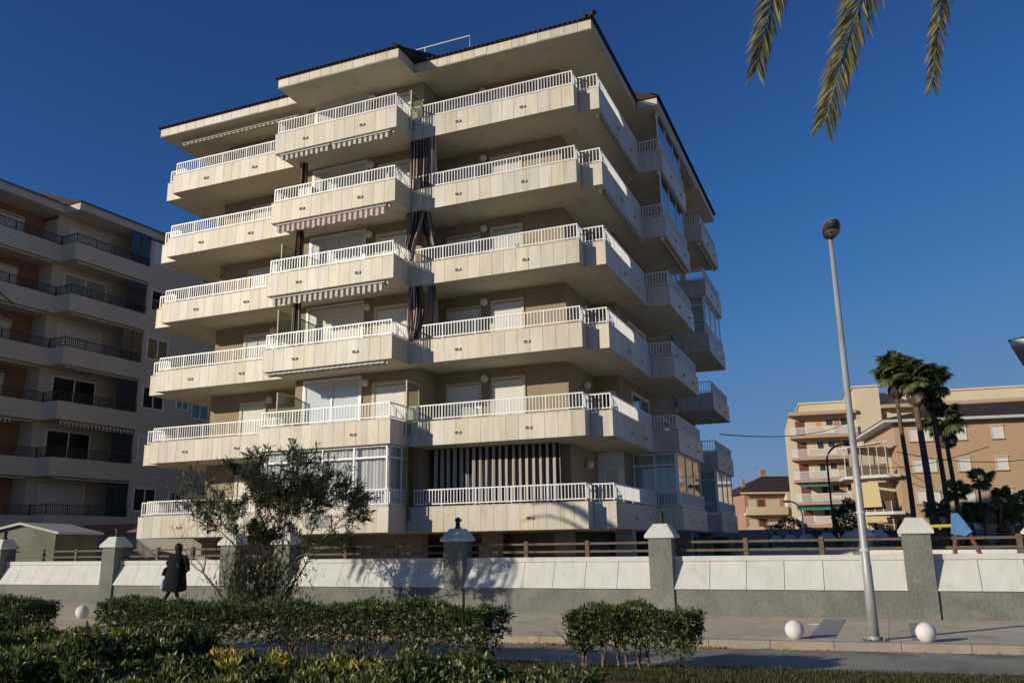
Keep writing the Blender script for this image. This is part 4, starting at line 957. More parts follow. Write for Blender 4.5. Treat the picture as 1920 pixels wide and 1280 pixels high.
# ------------------------------------------------------------------ vegetation
def hedge(name, label, cat, s0, s1, n0, n1, z0, z1, dens, ln, mat_='leaf_hedge', stems=True, bright=.0, group=None, zsol=.35, tufts=None, seed=1, gaps=1.0):
    """clipped hedge in street coordinates: leaf sprays on a lumpy outer shell, sparse below, twigs from the ground"""
    rg = np.random.default_rng(seed)
    cs, cn = (s0+s1)/2, (n0+n1)/2; O = sw(cs, cn)
    H = thing(name, label, cat, (*O, 0), -SA, group)
    Ls, Wn = s1-s0, n1-n0
    ph = rg.uniform(0,6.28,12)
    def lump(s_, n_): return .05*np.sin(2.3*s_+ph[0]+1.1*n_)+.04*np.sin(5.1*s_+ph[1])+.03*np.sin(9.7*s_+ph[2]+4*n_)+.03*np.sin(7*n_+ph[3])
    area_top = Ls*Wn; h = z1-z0; area_side = 2*(Ls+Wn)*h
    def sprays(P, Nrm, k, L_, tb):
        n = len(P); Pn = np.repeat(P, k, axis=0); Nn = np.repeat(Nrm, k, axis=0)
        D = Nn*rg.uniform(.3,1.1,(n*k,1))+rg.normal(size=(n*k,3))*.75; D[:,2] += .25
        Pn = Pn+rg.normal(size=(n*k,3))*.018
        Lf = L_*rg.uniform(.6,1.25,n*k); W = Lf*rg.uniform(.34,.48,n*k)
        t = np.repeat(rg.beta(2,3,n)*.75+tb, k)+rg.normal(size=n*k)*.10
        global RNG
        return leaves(Pn, D, Lf, W, t)
    parts = []
    # top shell
    n = int(area_top*dens); s_ = rg.uniform(-Ls/2,Ls/2,n); q = rg.uniform(-Wn/2,Wn/2,n); dep = np.abs(rg.normal(size=n))*.06
    edge = np.minimum(Ls/2-np.abs(s_), .25)/.25*.0+np.minimum(1, (Ls/2-np.abs(s_))/.35)
    z = z1+lump(s_+cs, q)-dep-.10*(1-edge)**2+rg.normal(size=n)*.012
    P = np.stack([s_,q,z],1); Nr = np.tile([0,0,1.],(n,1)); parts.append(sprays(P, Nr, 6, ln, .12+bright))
    # side shells
    for ax, sg_, L_ in ((1,-1,Ls),(1,1,Ls),(0,-1,Wn),(0,1,Wn)):
        n = int(L_*h*dens*.9); a = rg.uniform(-L_/2,L_/2,n); tz = rg.uniform(0,1,n)**.8
        keep = (tz > zsol) | (rg.uniform(size=n) < (.25+.75*tz/zsol)*gaps); a, tz = a[keep], tz[keep]; n = len(a)
        z = z0+h*tz+.0; dep = np.abs(rg.normal(size=n))*.07
        off = (Wn if ax == 1 else Ls)/2+lump(a*1.7+3+cs, z*3)*.9-dep-.18*(1-tz)**2
        P = np.stack([a, sg_*off, z],1) if ax == 1 else np.stack([sg_*off, a, z],1)
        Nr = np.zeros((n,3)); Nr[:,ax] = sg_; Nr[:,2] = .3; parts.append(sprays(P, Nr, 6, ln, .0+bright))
    # inner volume, sparse
    n = int(Ls*Wn*h*dens*1.1); P = np.stack([rg.uniform(-Ls/2,Ls/2,n)*.95, rg.uniform(-Wn/2,Wn/2,n)*.9, z0+h*(.15+.8*rg.uniform(size=n)**.7)],1)
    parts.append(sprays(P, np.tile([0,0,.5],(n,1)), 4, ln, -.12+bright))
    if tufts is not None:
        for (ts, tn, tz) in tufts:
            k = 22; D = rg.normal(size=(k,3))*.6; D[:,2] = 1
            Pb = np.tile([ts-cs, tn-cn, tz],(k,1))+rg.normal(size=(k,3))*[.05,.05,.015]
            Lf = rg.uniform(.05,.10,k); V = leaves(Pb, D, Lf, Lf*.28, rg.uniform(.78,1.0,k)); parts.append(V)
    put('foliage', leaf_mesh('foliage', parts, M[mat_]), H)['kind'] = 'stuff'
    if stems:
        st = MB(); n = int(Ls*3.2)+3; 
        for i in range(n):
            a = rg.uniform(-Ls/2*.9,Ls/2*.9); b = rg.uniform(-Wn/2*.5,Wn/2*.5)
            for k in range(rg.integers(2,4)):
                dx, dy = rg.normal()*.14, rg.normal()*.12; hh = z0+h*rg.uniform(.5,.9)
                st.tube([(a,b,-.03),(a+dx*.4,b+dy*.4,hh*.4),(a+dx,b+dy,hh*.75),(a+dx*1.5,b+dy*1.5,hh)], [.016,.012,.009,.004], 5, cap=False)
        st.build('twigs', M['stem'], H, kind='stuff')
    return H
def mrow(s_): return -9.95+.05*s_           # line of the median hedges
def hseg(xa, xb, Yg): # not used for layout in the picture, only turns two ground points into s values
    return xa, xb
# far median row: left piece, long piece, small bush
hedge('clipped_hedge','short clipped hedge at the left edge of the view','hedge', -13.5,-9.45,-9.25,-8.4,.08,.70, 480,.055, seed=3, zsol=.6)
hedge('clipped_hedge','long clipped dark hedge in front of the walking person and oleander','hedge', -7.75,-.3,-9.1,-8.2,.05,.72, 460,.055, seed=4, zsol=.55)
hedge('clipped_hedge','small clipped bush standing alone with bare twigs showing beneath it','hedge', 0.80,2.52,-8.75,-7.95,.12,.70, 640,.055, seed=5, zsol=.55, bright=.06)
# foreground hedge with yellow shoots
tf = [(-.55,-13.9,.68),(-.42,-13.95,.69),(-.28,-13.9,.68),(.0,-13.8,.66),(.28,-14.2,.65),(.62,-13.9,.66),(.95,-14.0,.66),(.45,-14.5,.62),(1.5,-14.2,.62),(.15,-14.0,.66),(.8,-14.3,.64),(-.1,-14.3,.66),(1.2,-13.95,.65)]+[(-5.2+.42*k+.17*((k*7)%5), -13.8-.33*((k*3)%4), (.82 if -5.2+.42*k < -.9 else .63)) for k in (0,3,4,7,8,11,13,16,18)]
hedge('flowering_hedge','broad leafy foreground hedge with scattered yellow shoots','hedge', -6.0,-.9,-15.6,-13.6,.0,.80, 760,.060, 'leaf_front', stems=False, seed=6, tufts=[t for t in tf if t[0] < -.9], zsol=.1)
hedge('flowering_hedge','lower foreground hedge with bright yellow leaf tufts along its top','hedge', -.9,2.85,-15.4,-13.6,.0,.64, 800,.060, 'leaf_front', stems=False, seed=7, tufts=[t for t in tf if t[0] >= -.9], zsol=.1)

# oleander in front of the gate ------------------------------------------------------------
def oleander():
    rg = np.random.default_rng(21); rr = random.Random(5)
    O = (-5.95, 21.2, 0); T = thing('oleander_tree', 'tall open oleander shrub with bent trunks in front of the garden gate', 'tree', O)
    wood = MB(); tips = []
    def branch(p, d, L_, r, lev):
        pts = [p]; rs = [r]; n = 4
        for i in range(n):
            d = (d+Vector((rr.gauss(0,.15),rr.gauss(0,.12),rr.gauss(.02,.09)))).normalized(); p = p+d*(L_/n); pts.append(p); rs.append(max(.003,r*(1-.45*(i+1)/n)))
        wood.tube([tuple(q) for q in pts], rs, 6 if lev < 2 else 3, cap=False)
        if lev >= 3: tips.append((p, d, 1.0)); tips.append((pts[2], d, .5))
        if lev < 4:
            for k in range(rr.choice((2,3)) if lev else 3):
                nd = (d*.9+Vector((rr.gauss(0,.52),rr.gauss(0,.42),rr.gauss(.10,.22)))).normalized(); branch(p, nd, L_*rr.uniform(.50,.80), rs[-1]*.8, lev+1)
    for base, d, L_, r in (((-.75,0,0),(-.42,0,1),1.40,.04),((-.5,.1,0),(-.14,.05,1),1.5,.045),((-.2,0,0),(.05,.1,1),1.6,.045),((0,-.1,0),(.14,-.1,1),1.5,.035),((.1,.1,0),(.66,.05,1),1.6,.055),((-.3,.1,0),(.36,0,1),1.5,.04),((.0,.1,0),(.85,.0,1),1.45,.035),((-.6,-.1,0),(-.62,-.1,1),1.2,.03)):
        branch(Vector(base), Vector(d).normalized(), L_, r, 0)
    wood.build('trunk', M['stem'], T)
    P, D = [], []
    for p, d, wgt in tips:
        if p.x < -1.95: continue
        k = int(rr.randint(10,17)*wgt)
        for _ in range(k): P.append(tuple(p-d*rr.uniform(0,.24))); q = d*.8+Vector((rr.gauss(0,.62),rr.gauss(0,.62),rr.gauss(.02,.55))); D.append(tuple(q))
    tw = MB(); k = 0
    while k < 330:
        e = np.array([rr.uniform(-1,1),rr.uniform(-1,1),rr.uniform(-1,1)]); rad = float(np.linalg.norm(e))
        if rad > 1 or rad < .25: continue
        x, y, z = -.12+e[0]*2.6, e[1]*1.0, 3.12+e[2]*1.05-.25*e[0]**2
        if math.sin(2.9*x+1.0)*math.sin(2.6*z+.4)+.5*math.sin(5.1*x+3.3*z) < -.28: continue
        k += 1; d = Vector((e[0]*.5+rr.gauss(0,.35), e[1]*.4+rr.gauss(0,.3), .75+rr.gauss(0,.3))).normalized(); p = Vector((x,y,z)); q0 = p-d*rr.uniform(.3,.55)+Vector((-e[0]*.12,0,-.05))
        tw.tube([tuple(q0),tuple(q0.lerp(p,.5)+Vector((rr.gauss(0,.02),0,0))),tuple(p)], [.007,.005,.003], 3, cap=False)
        for _ in range(rr.randint(6,11)): P.append(tuple(p-d*rr.uniform(0,.26))); q = d*.8+Vector((rr.gauss(0,.62),rr.gauss(0,.6),rr.gauss(.0,.5))); D.append(tuple(q))
    tw.build('twigs', M['stem'], T, kind='stuff')
    # dense lower suckers
    for _ in range(2500):
        a = rr.gauss(-.25,.50); b = rr.gauss(0,.3); z = abs(rr.gauss(.65,.45)); P.append((a,b,z+.1)); D.append((rr.gauss(0,.5),rr.gauss(0,.5),rr.gauss(.7,.5)))
    P = np.array(P); D = np.array(D); n = len(P); Lf = rg.uniform(.12,.21,n)
    put('crown', leaf_mesh('crown', [leaves(P, D, Lf, Lf*.15, rg.beta(2,2.4,n))], M['leaf_oleander']), T)
    return T
oleander()

# palms -------------------------------------------------------------------------------------
def frond_mesh(L_, droop, npair, leaf, seed, lift=.5):
    """pinnate frond along +x from the origin: rachis and hanging leaflets"""
    rg = np.random.default_rng(seed); t = np.linspace(0,1,26); a0 = lift
    ang = a0-(a0+droop)*t**1.15; dx = np.cos(ang)*L_/25; dz = np.sin(ang)*L_/25
    x = np.concatenate([[0],np.cumsum(dx[:-1])]); z = np.concatenate([[0],np.cumsum(dz[:-1])]); y = .12*L_*rg.normal()*t**2*.4
    P, D, Ln, W, T = [], [], [], [], []
    for i in range(npair):
        u = .12+.88*(i+.5)/npair; k = min(24.999,u*25); j = int(k); f = k-j
        p = np.array([x[j]*(1-f)+x[j+1]*f if j < 25 else x[25], (y[j]*(1-f)+y[min(j+1,25)]*f), z[j]*(1-f)+z[min(j+1,25)]*f])
        an = ang[j]; tang = np.array([math.cos(an),0,math.sin(an)]); up = np.array([-math.sin(an),0,math.cos(an)])
        ll = leaf*(.45+.55*math.sin(PI*min(1,.15+.8*u)))*rg.uniform(.85,1.1)
        for s_ in (-1,1):
            d = tang*(.75+.45*u)+np.array([0,s_,0])*(.95-.45*u)+up*(.18+.1*rg.normal()); d[2] -= .18
            P.append(p); D.append(d+rg.normal(size=3)*.06); Ln.append(ll); W.append(.030); T.append(rg.beta(2,2.2))
    P, D, Ln, W, T = map(np.array, (P, D, Ln, W, T))
    # narrow leaflets: two segments so that they bend
    D = D/np.linalg.norm(D,axis=1,keepdims=True); m1 = P+D*(Ln*.5)[:,None]; D2 = D.copy(); D2[:,2] -= .35; D2 /= np.linalg.norm(D2,axis=1,keepdims=True); e = m1+D2*(Ln*.5)[:,None]
    sd = np.cross(D,[0,0,1.]); sd /= np.linalg.norm(sd,axis=1,keepdims=True)+1e-9; nrm = np.cross(sd,D); sdv = sd*.55+nrm*.83
    V = np.stack([P-sdv*.006,P+sdv*.006,m1+sdv*(W*.5)[:,None],m1-sdv*(W*.5)[:,None],e],1).reshape(-1,3); i5 = np.arange(len(P))*5
    Fc = np.stack([i5,i5+1,i5+2,i5,i5+2,i5+3,i5+3,i5+2,i5+4],1).reshape(-1,3)
    # rachis as a thin three sided rod
    rv, rf_ = [], []
    for k in range(26):
        w_ = .022*(1-.85*t[k])+.003
        rv += [(x[k],y[k]-w_,z[k]),(x[k],y[k]+w_,z[k]),(x[k],y[k],z[k]-w_*1.6)]
    for k in range(25):
        for q in range(3): a, b = k*3+q, k*3+(q+1)%3; rf_ += [(a,b,b+3),(a,b+3,a+3)]
    return leaf_mesh('frond', [(V,Fc,np.repeat(T,5)),(np.array(rv),np.array(rf_),np.full(len(rv),.75))], M['leaf_palm'])
def date_palm(label, x, y, H, fronds, r=.24, seed=0):
    T = thing('date_palm', label, 'palm tree', (x,y,0)); rg = random.Random(seed)
    n = 26; pts = [(.12*math.sin(k*.2),.05*math.sin(k*.35),H*k/n) for k in range(n+1)]
    MB().tube(pts, [r*(1.15-.25*k/n)*(1+.07*(k%2)) for k in range(n+1)], 12).ball((pts[-1][0],pts[-1][1],H+.1), r*1.7, 12, 8, (1,1,1.2)).build('trunk', M['trunk'], T)
    for me, az, el, roll in fronds:
        o = put('frond', me, T, (pts[-1][0],pts[-1][1],H+.25)); o.rotation_euler = (roll, -el, az)
    return T
fm = [frond_mesh(3.3, 1.15+.12*k, 62, .42, 40+k, lift=.35+.12*k) for k in range(4)]
rg = random.Random(3)
def crown(n, seed):
    rg = random.Random(seed); return [(fm[k%4], k*2.399+rg.uniform(-.2,.2), rg.uniform(-.75,.95)-.0, rg.uniform(-.3,.3)) for k in range(n)]
date_palm('date palm standing on the verge left of the view', -13.9, 16.7, 6.6, crown(40,8), seed=1)
def frond_curve(ctrl, npair, leaf, seed):
    """hanging pinnate frond through world control points (last = tip); leaflets sweep towards the tip"""
    rg = np.random.default_rng(seed); C = [Vector(c) for c in ctrl]; n = 40; pts = []
    for i in range(n+1):
        t = i/n; q = list(C)
        while len(q) > 1: q = [a.lerp(b,t) for a, b in zip(q[:-1], q[1:])]
        pts.append(np.array(q[0]))
    pts = np.array(pts); seg = np.gradient(pts, axis=0); seg /= np.linalg.norm(seg,axis=1,keepdims=True)
    P, D, Ln, W, T = [], [], [], [], []; view = np.array([0,-1.,.2])
    for i in range(npair):
        u = .15+.85*(i+.5)/npair; k = min(n-.001,u*n); j = int(k); f = k-j; p = pts[j]*(1-f)+pts[j+1]*f; tg = seg[j]
        sd = np.cross(tg, view); sd /= np.linalg.norm(sd); back = np.cross(sd, tg)
        ll = leaf*(1.0 if u < .7 else 1.0-.5*((u-.7)/.3)**1.5)*rg.uniform(.85,1.12)
        for s_ in (-1,1):
            d = tg*(.85+.25*u)+sd*s_*(.72-.20*u)+back*rg.normal()*.22+rg.normal(size=3)*.05; P.append(p); D.append(d); Ln.append(ll); W.append(.024); T.append(rg.beta(2,2)+(.2 if s_ > 0 else .05))
    P, D, Ln, W, T = map(np.array, (P, D, Ln, W, T)); D /= np.linalg.norm(D,axis=1,keepdims=True)
    m1 = P+D*(Ln*.5)[:,None]; D2 = D.copy(); D2[:,2] -= .25; D2 += RNG.normal(size=D2.shape)*.06; D2 /= np.linalg.norm(D2,axis=1,keepdims=True); e = m1+D2*(Ln*.5)[:,None]
    r = RNG.normal(size=D.shape)*.55+view; sd = np.cross(D, r); sd /= np.linalg.norm(sd,axis=1,keepdims=True)
    V = np.stack([P-sd*.004,P+sd*.004,m1+sd*(W*.5)[:,None],m1-sd*(W*.5)[:,None],e],1).reshape(-1,3); i5 = np.arange(len(P))*5
    Fc = np.stack([i5,i5+1,i5+2,i5,i5+2,i5+3,i5+3,i5+2,i5+4],1).reshape(-1,3)
    rv, rf_ = [], []
    for k in range(n+1):
        w_ = .020*(1-.85*k/n)+.002; a = np.cross(seg[k], view); a /= np.linalg.norm(a); b = np.cross(a, seg[k])
        for th in (0,2.09,4.19): rv.append(pts[k]+(a*math.cos(th)+b*math.sin(th))*w_)
    for k in range(n):
        for q in range(3): a, b = k*3+q, k*3+(q+1)%3; rf_ += [(a,b,b+3),(a,b+3,a+3)]
    return leaf_mesh('frond', [(V,Fc,np.repeat(T,5)),(np.array(rv),np.array(rf_),np.full(len(rv),.8))], M['leaf_palm'])
HP = date_palm('date palm whose frond tips hang into the top right of the view', 7.6, 5.2, 9.0, [f for f in crown(30,5) if 1.0 > math.cos(f[1]-2.3) and math.cos(f[1]-2.4) < .35], r=.26, seed=2)
c0 = (7.65,5.2,9.3)
for k, (E_, M_, T_) in enumerate((((5.1,6.9,10.6),(3.25,7.9,9.2),(2.66,8.0,6.50)),((5.6,6.7,10.6),(4.30,7.4,9.2),(3.16,7.6,5.66)),((6.4,7.6,10.6),(5.35,8.5,9.6),(4.84,8.6,6.62)))):
    ctrl = [tuple(Vector(q)-Vector((7.6,5.2,0))) for q in (c0, E_, M_, T_)]
    put('frond', frond_curve(ctrl, (300,340,280)[k], (.50,.58,.36)[k], 70+k), HP)

# fan palms behind the plaza
def fan_leaf(R_, seed, mat_='leaf_fan', petiole=.9):
    rg = np.random.default_rng(seed); V, Fc, T = [], [], []; n = 22
    V += [(0,0,0),(petiole,.02,.0),(petiole,-.02,.0)]; Fc.append((0,1,2)); T += [.6]*3
    for k in range(n):
        a = -2.2+4.4*k/(n-1); c, s_ = math.cos(a), math.sin(a); w_ = .10*R_; l = R_*(.8+.2*math.cos(a*.6))*rg.uniform(.9,1.1); o = len(V)
        px_, py_ = petiole, 0; m_ = .62
        V += [(px_,py_,0),(px_+c*l*m_-s_*w_,s_*l*m_+c*w_,-.05),(px_+c*l*m_+s_*w_,s_*l*m_-c*w_,-.05),(px_+c*l*.9,s_*l*.9,-.05-.35*R_*rg.uniform(.6,1.2))]
        Fc += [(o,o+1,o+2),(o+1,o+3,o+2)]; T += list(rg.beta(2,2,1))*4
    return leaf_mesh('fan_leaf', [(np.array(V,float),np.array(Fc),np.array(T))], M[mat_])
fl = [fan_leaf(1.0, 100+k) for k in range(4)]; fs = [fan_leaf(.42, 110+k, petiole=.35) for k in range(3)]; fd = [fan_leaf(.8, 120+k, 'leaf_dead') for k in range(2)]
def fan_palm(label, x, y, H, n, nd, big=True, r=.22, seed=0, lean=(0,0), parent=None, off=(0,0)):
    rg = random.Random(seed)
    T = parent or thing('fan_palm', label, 'palm tree', (x,y,0))
    top = Vector((off[0]+lean[0], off[1]+lean[1], H)); base = Vector((off[0],off[1],0))
    MB().tube([tuple(base.lerp(top,t)+Vector((.10*math.sin(5*t),0,0))) for t in np.linspace(0,1,12)], [r*(1.25-.4*t) for t in np.linspace(0,1,12)], 9).build('trunk', M['trunk'], T)
    for k in range(n):
        o = put('fan_leaf', rg.choice(fl if big else fs), T, tuple(top)); el = rg.uniform(-.75,1.25); sc = rg.uniform(.8,1.15)
        o.rotation_euler = (rg.uniform(-.5,.5), -el, k*2.399+rg.uniform(-.3,.3)); o.scale = (sc,sc,sc)
    for k in range(nd):
        o = put('dead_leaf', rg.choice(fd), T, tuple(top-Vector((0,0,.3+rg.uniform(0,.5))))); o.rotation_euler = (rg.uniform(-.4,.4), rg.uniform(1.05,1.5), rg.uniform(0,6.3))
    return T
fan_palm('leftmost tall fan palm with the highest crown before the brick block', 30.7,66,14.7,46,20,seed=1,r=.17)
fan_palm('tall fan palm with the thickest trunk of the group', 31.7,65,14.0,48,30,seed=2,r=.24)
fan_palm('tall fan palm third from the left with crown against the sky', 33.4,66,13.7,46,26,seed=3,r=.18)
fan_palm('shorter tall fan palm at the right of the group, crown below the rest', 34.7,67,10.9,38,24,seed=4,r=.17)
CL = thing('dwarf_fan_palm', 'dark many headed dwarf fan palm behind the blue swing panel', 'palm tree', (22.6,42,0))
for k, (dx, z) in enumerate(((-.75,3.9),(.75,4.5),(-1.5,3.2),(1.5,3.5),(.1,2.9),(2.2,2.8))):
    fan_palm(None,0,0,z,20,3,big=False,r=.07,seed=20+k,lean=(dx*.5,0),parent=CL,off=(dx*.5,(k%3)*.4))
CL2 = thing('dwarf_fan_palm', 'dark dwarf fan palm at the right edge behind the plaza', 'palm tree', (24.9,42.5,0))
for k, (dx, z) in enumerate(((-.6,2.6),(.6,3.3),(1.5,2.9))):
    fan_palm(None,0,0,z,20,3,big=False,r=.07,seed=40+k,lean=(dx*.5,0),parent=CL2,off=(dx*.5,(k%3)*.4))
def shrub(label, x, y, rx, ry, z0, z1, n, lf, seed, nm='shrub', cat='shrub'):
    rg = np.random.default_rng(seed); T = thing(nm, label, cat, (x,y,0))
    d = rg.normal(size=(n,3)); d /= np.linalg.norm(d,axis=1,keepdims=True); rad = rg.uniform(.55,1.0,n)**.5*(1+.16*np.sin(4*d[:,0]+3*d[:,2]*2+seed))
    P = d*rad[:,None]*[rx,ry,(z1-z0)/2]; P[:,2] += (z0+z1)/2
    D = d+rg.normal(size=(n,3))*.8; L_ = rg.uniform(.7,1.3,n)*lf
    put('foliage', leaf_mesh('foliage', [leaves(P,D,L_,L_*.5,rg.beta(2,3,n)*.8)], M['leaf_hedge']), T)
    MB().tube([(0,0,0),(0,0,z0+.4)], .09, 6).build('trunk', M['stem'], T); return T
shrub('tall dark evergreen hedge block below the teal awning', 27.2,70,1.25,1.0,.2,4.7,5200,.20,1,'hedge_block','hedge')
shrub('rounded dark shrub before the terracotta house', 24.8,78,1.9,1.2,.3,3.6,2600,.22,2)
shrub('low dark shrub beside the thin white lamp post', 21.0,60,1.3,1.0,.1,2.3,2200,.14,3)
shrub('dark shrub beside the red round sign', 24.4,56,1.2,1.0,.1,2.4,2200,.14,4)
# low garage block in shade behind the plaza, closes the view under the balconies
gb = thing('garage_block', 'long low shaded garage block behind the plaza wall', 'building', (20.5,72,0), -.25)
MB().box(-8,0,-.1,6.2,4,2.6).build('wall', M['column'], gb); MB().box(7,3,-.1,34,6,2.4).build('wall', M['column'], gb)
for k in range(5): MB().box(-7.4+k*2.7,-.03,.0,-5.2+k*2.7,-.001,2.1).build('garage_door', M['lwin'], gb)

# grass on the verge and dry leaves along the kerb
rg_ = np.random.default_rng(9); n = 26000
s_ = rg_.uniform(-1.5,8.5,n); q = -5.2+.092*s_-2.8-rg_.uniform(0,1.9,n)
P = np.array([(*sw(a,b), .0) for a, b in zip(s_,q)]); P[:,2] = -.075+.035*np.clip((-5.2+.092*s_-2.85-q),0,2)
D = rg_.normal(size=(n,3))*.45; D[:,2] = 1; L_ = rg_.uniform(.03,.075,n)
put('verge_grass', leaf_mesh('verge_grass', [leaves(P,D,L_,L_*.14,rg_.beta(1.6,2,n))], M['grass']), None, label='short dry green grass along the road verge', cat='grass', kind='stuff')
n = 420; s_ = np.concatenate([rg_.normal(-.6,.35,n//3), rg_.normal(1.9,.25,n//4), rg_.uniform(-9,9,n-n//3-n//4)]); q = np.array([kn(a) for a in s_])-np.abs(rg_.normal(size=len(s_)))*.07-.02
P = np.array([(*sw(a,b), -.118) for a, b in zip(s_,q)]); D = rg_.normal(size=P.shape); D[:,2] = np.abs(D[:,2])*.25; L_ = rg_.uniform(.03,.08,len(P))
put('dry_leaves', leaf_mesh('dry_leaves', [leaves(P,D,L_,L_*.4,rg_.uniform(0,.9,len(P)))], M['leaf_yellow']), None, label='fallen dry leaves gathered against the kerb', cat='dry leaves', kind='stuff')

# ------------------------------------------------------------------ walking person (seen from behind, walking left)
def skinmesh(name, pts, edges, radii, mat_, parent, sub=2, root=0):
    me = bpy.data.meshes.new(name); me.from_pydata([tuple(p) for p in pts], edges, []); me.materials.append(mat_)
    o = put(name, me, parent); md = o.modifiers.new('skin','SKIN'); me.skin_vertices.new() if not me.skin_vertices else None
    for i, r in enumerate(radii):
        sv = me.skin_vertices[0].data[i]; sv.radius = r if isinstance(r, tuple) else (r, r); sv.use_root = (i == root)
    ss = o.modifiers.new('sub','SUBSURF'); ss.levels = sub; ss.render_levels = sub
    for p in me.polygons: p.use_smooth = True
    return o
PR = thing('person', 'person in a long black coat with a pale plastic bag walking left past the wall', 'person', (-9.62,24.6,0), 0)
PR.scale = (1.03,1.03,1.03)
jp = [(0,0,.92),(0,.01,1.12),(.01,.0,1.32),(.01,-.01,1.44),(.0,-.02,1.52),(-.01,-.03,1.64),      # pelvis .. head
      (.09,.0,.88),(.03,-.04,.50),(.13,.03,.10),(.05,.05,.045),                                   # near leg: hip, knee, ankle, toe
      (-.08,.0,.88),(-.15,.0,.50),(-.33,.02,.14),(-.42,.02,.07),                                  # leading leg
      (-.17,.0,1.37),(-.25,.02,1.10),(-.31,-.03,.86),                                             # left arm
      (.19,.0,1.37),(.27,.03,1.10),(.22,-.06,.90)]                                                # right arm
je = [(0,1),(1,2),(2,3),(3,4),(4,5),(0,6),(6,7),(7,8),(8,9),(0,10),(10,11),(11,12),(12,13),(2,14),(14,15),(15,16),(2,17),(17,18),(18,19)]
jr = [(.15,.11),(.13,.10),(.15,.10),.055,.06,(.095,.105),.085,.06,.042,.035,.085,.06,.042,.035,.055,.042,.032,.055,.042,.032]
skinmesh('body', jp, je, jr, M['coat'], PR)
# face and hands in skin colour, hair over the back of the head
MB().ball((-.035,-.005,1.615), .082, 14, 10, (1,.92,1.18)).ball((-.118,-.005,1.605), .016, 8, 6, (1.2,.8,1.2)).ball((-.02,-.088,1.61), .02, 6, 5, (.7,.4,1.1)).ball((-.095,-.04,1.645), .008).ball((-.095,.03,1.645), .008).box(-.118,-.025,1.565,-.108,.02,1.571).build('face', M['skin'], PR, smooth=True)
MB().ball((.012,-.02,1.635), .108, 16, 12, (1.0,.98,1.1)).ball((.05,-.02,1.55), .085, 12, 8, (.9,1,1.3)).build('hair', M['hair'], PR, smooth=True)
for (x,y,z,sx) in ((-.31,-.03,.84,-1),(.22,-.06,.88,1)):
    hp = [(x,y,z),(x,y,z-.05)]; he = [(0,1)]; hr = [.026,.024]
    for k in range(4): b = len(hp); hp += [(x-.022+.014*k,y,z-.085),(x-.024+.015*k,y-.012,z-.12-.008*(1.5-abs(k-1.5))),(x-.022+.014*k,y-.028,z-.135)]; he += [(1,b),(b,b+1),(b+1,b+2)]; hr += [.009,.0085,.007]
    b = len(hp); hp += [(x-.03*sx,y-.01,z-.055),(x-.036*sx,y-.02,z-.085)]; he += [(0,b),(b,b+1)]; hr += [.011,.009]
    skinmesh('hand', hp, he, hr, M['skin'], PR, sub=1)
# coat: lofted, flared, open hem, with sleeves
cr_ = [(1.50,.065,.06,.0),(1.46,.10,.08,.0),(1.42,.185,.105,.0),(1.34,.215,.13,.0),(1.2,.225,.15,-.005),(1.02,.25,.165,-.015),(.84,.285,.185,-.025),(.66,.315,.205,-.035),(.50,.325,.215,-.04),(.47,.315,.205,-.04)]
cm = MB(); n = 28
for z, rx, ry, cx in cr_:
    for k in range(n):
        t = 2*PI*k/n; f = 1+.045*math.sin(5*t+1)*max(0,(1.2-z))*1.6+.02*math.sin(11*t); cm.v.append((cx+rx*f*math.cos(t), ry*f*math.sin(t), z+.025*math.sin(2*t+.5)*(z < .6)))
for i in range(len(cr_)-1):
    for k in range(n): q=(k+1)%n; cm.f.append((i*n+k,i*n+q,(i+1)*n+q,(i+1)*n+k)[::-1])
cm.build('coat', M['coat'], PR, smooth=True)
MB().tube([(-.16,0,1.40),(-.25,.01,1.2),(-.30,.02,1.05),(-.335,-.01,.88)], [.08,.075,.072,.078], 12).build('sleeve', M['coat'], PR, smooth=True)
MB().tube([(.17,0,1.40),(.27,.02,1.18),(.29,.0,1.02),(.235,-.05,.90)], [.08,.075,.07,.068], 12).build('sleeve', M['coat'], PR, smooth=True)
for x, y, r in ((.12,.03,0),(-.36,.02,.25)): MB().ball((x-.05,y,.05), .05, 12, 8, (2.2,.85,.9)).build('shoe', M['black'], PR, smooth=True)
bgm = MB(); 
for i, (z, r) in enumerate(((.80,.010),(.75,.02),(.70,.05),(.63,.065),(.57,.06),(.54,.03))):
    for k in range(12): t = 2*PI*k/12; f = 1+.12*math.sin(3*t+i); bgm.v.append((-.33+r*f*math.cos(t), -.02+r*.6*f*math.sin(t), z))
for i in range(5):
    for k in range(12): q=(k+1)%12; bgm.f.append((i*12+k,(i+1)*12+k,(i+1)*12+q,i*12+q))
bgm.f.append(tuple(60+k for k in range(12)))
bg_ = bgm.build('plastic_bag', M['bag'], None, smooth=True, loc=(-9.63,24.53,.01)); tag(bg_, 'small pale blue plastic bag held by the walking person','bag')

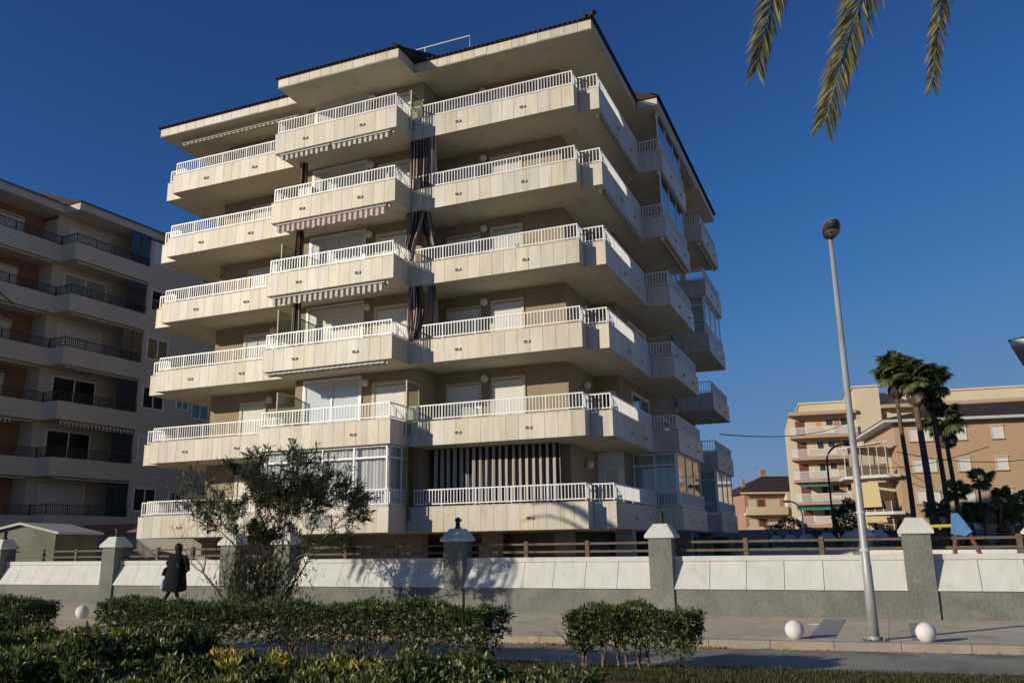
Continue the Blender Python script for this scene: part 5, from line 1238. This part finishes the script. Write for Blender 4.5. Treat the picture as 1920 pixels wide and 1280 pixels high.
# a few household things left on the balconies ---------------------------------------------
def on_bldg(u, v, z):
    a = -.3921; return (2.3034+u*math.cos(a)-v*math.sin(a), 26.5759+u*math.sin(a)+v*math.cos(a), z)
def chair(label, u, v, l, rz):
    t = thing('patio_chair', label, 'chair', on_bldg(u,v,B0+DH*l+.25), -.3921+rz, 'chairs on the balconies')
    MB().box(-.24,-.24,.42,.24,.24,.45).build('seat', M['whitepaint'], t); MB().box(-.24,.22,.46,.24,.25,.95).build('backrest', M['whitepaint'], t)
    for x in (-.22,.22):
        for y in (-.22,.22): MB().box(x-.015,y-.015,0,x+.015,y+.015,.419).build('leg', M['whitepaint'], t)
        MB().box(x-.015,-.22,.64,x+.015,.219,.66).build('armrest', M['whitepaint'], t)
chair('white patio chair at the left end of the fourth floor balcony', -15.2, .9, 3, .4)
chair('white patio chair on the top floor balcony, left of the table', -3.9, .8, 5, .3)
chair('white patio chair on the second floor corner balcony', -.4, 3.0, 1, 2.2)
tb = thing('patio_table', 'small brown table on the highest right hand balcony', 'table', on_bldg(-3.0,.9,B0+DH*5+.25), -.3921)
MB().box(-.45,-.4,.7,.45,.4,.74).build('table_top', M['brown'], tb)
for x in (-.4,.4):
    for y in (-.35,.35): MB().box(x-.02,y-.02,0,x+.02,y+.02,.699).build('leg', M['brown'], tb)
cb = thing('balcony_cabinet', 'cream cabinet at the left end of the fifth floor middle balcony', 'cabinet', on_bldg(-10.9,-.3,B0+DH*4+.25), -.3921)
MB().box(-.3,-.22,0,.3,.22,1.35).build('carcass', M['trim'], cb); MB().box(-.29,-.245,.05,-.01,-.221,1.3).box(.01,-.245,.05,.29,-.221,1.3).build('door', M['shutter'], cb)
for (u, v, l, lab) in ((-2.0,.55,3,'green potted plant on the fourth floor right hand balcony'),(-9.0,-.6,0,'potted plant behind the glazing of the lowest middle balcony'),(1.2,7.0,2,'potted plant at the corner of the third floor side balcony'),(-13.0,.6,4,'potted plant on the fifth floor left balcony')):
    t = thing('potted_plant', lab, 'plant', on_bldg(u,v,B0+DH*l+.25)); MB().lathe([(.13,0),(.18,.3),(.17,.3)], 12).build('pot', M['clay'], t)
    rg = np.random.default_rng(abs(int(u*10))+99); n = 260; D = rg.normal(size=(n,3)); D[:,2] = np.abs(D[:,2])+.4; P = np.tile([0,0,.3],(n,1))+D*rg.uniform(0,.22,(n,1)); L_ = rg.uniform(.08,.18,n)
    put('foliage', leaf_mesh('foliage', [leaves(P,D,L_,L_*.35,rg.beta(2,3,n))], M['leaf_hedge']), t)
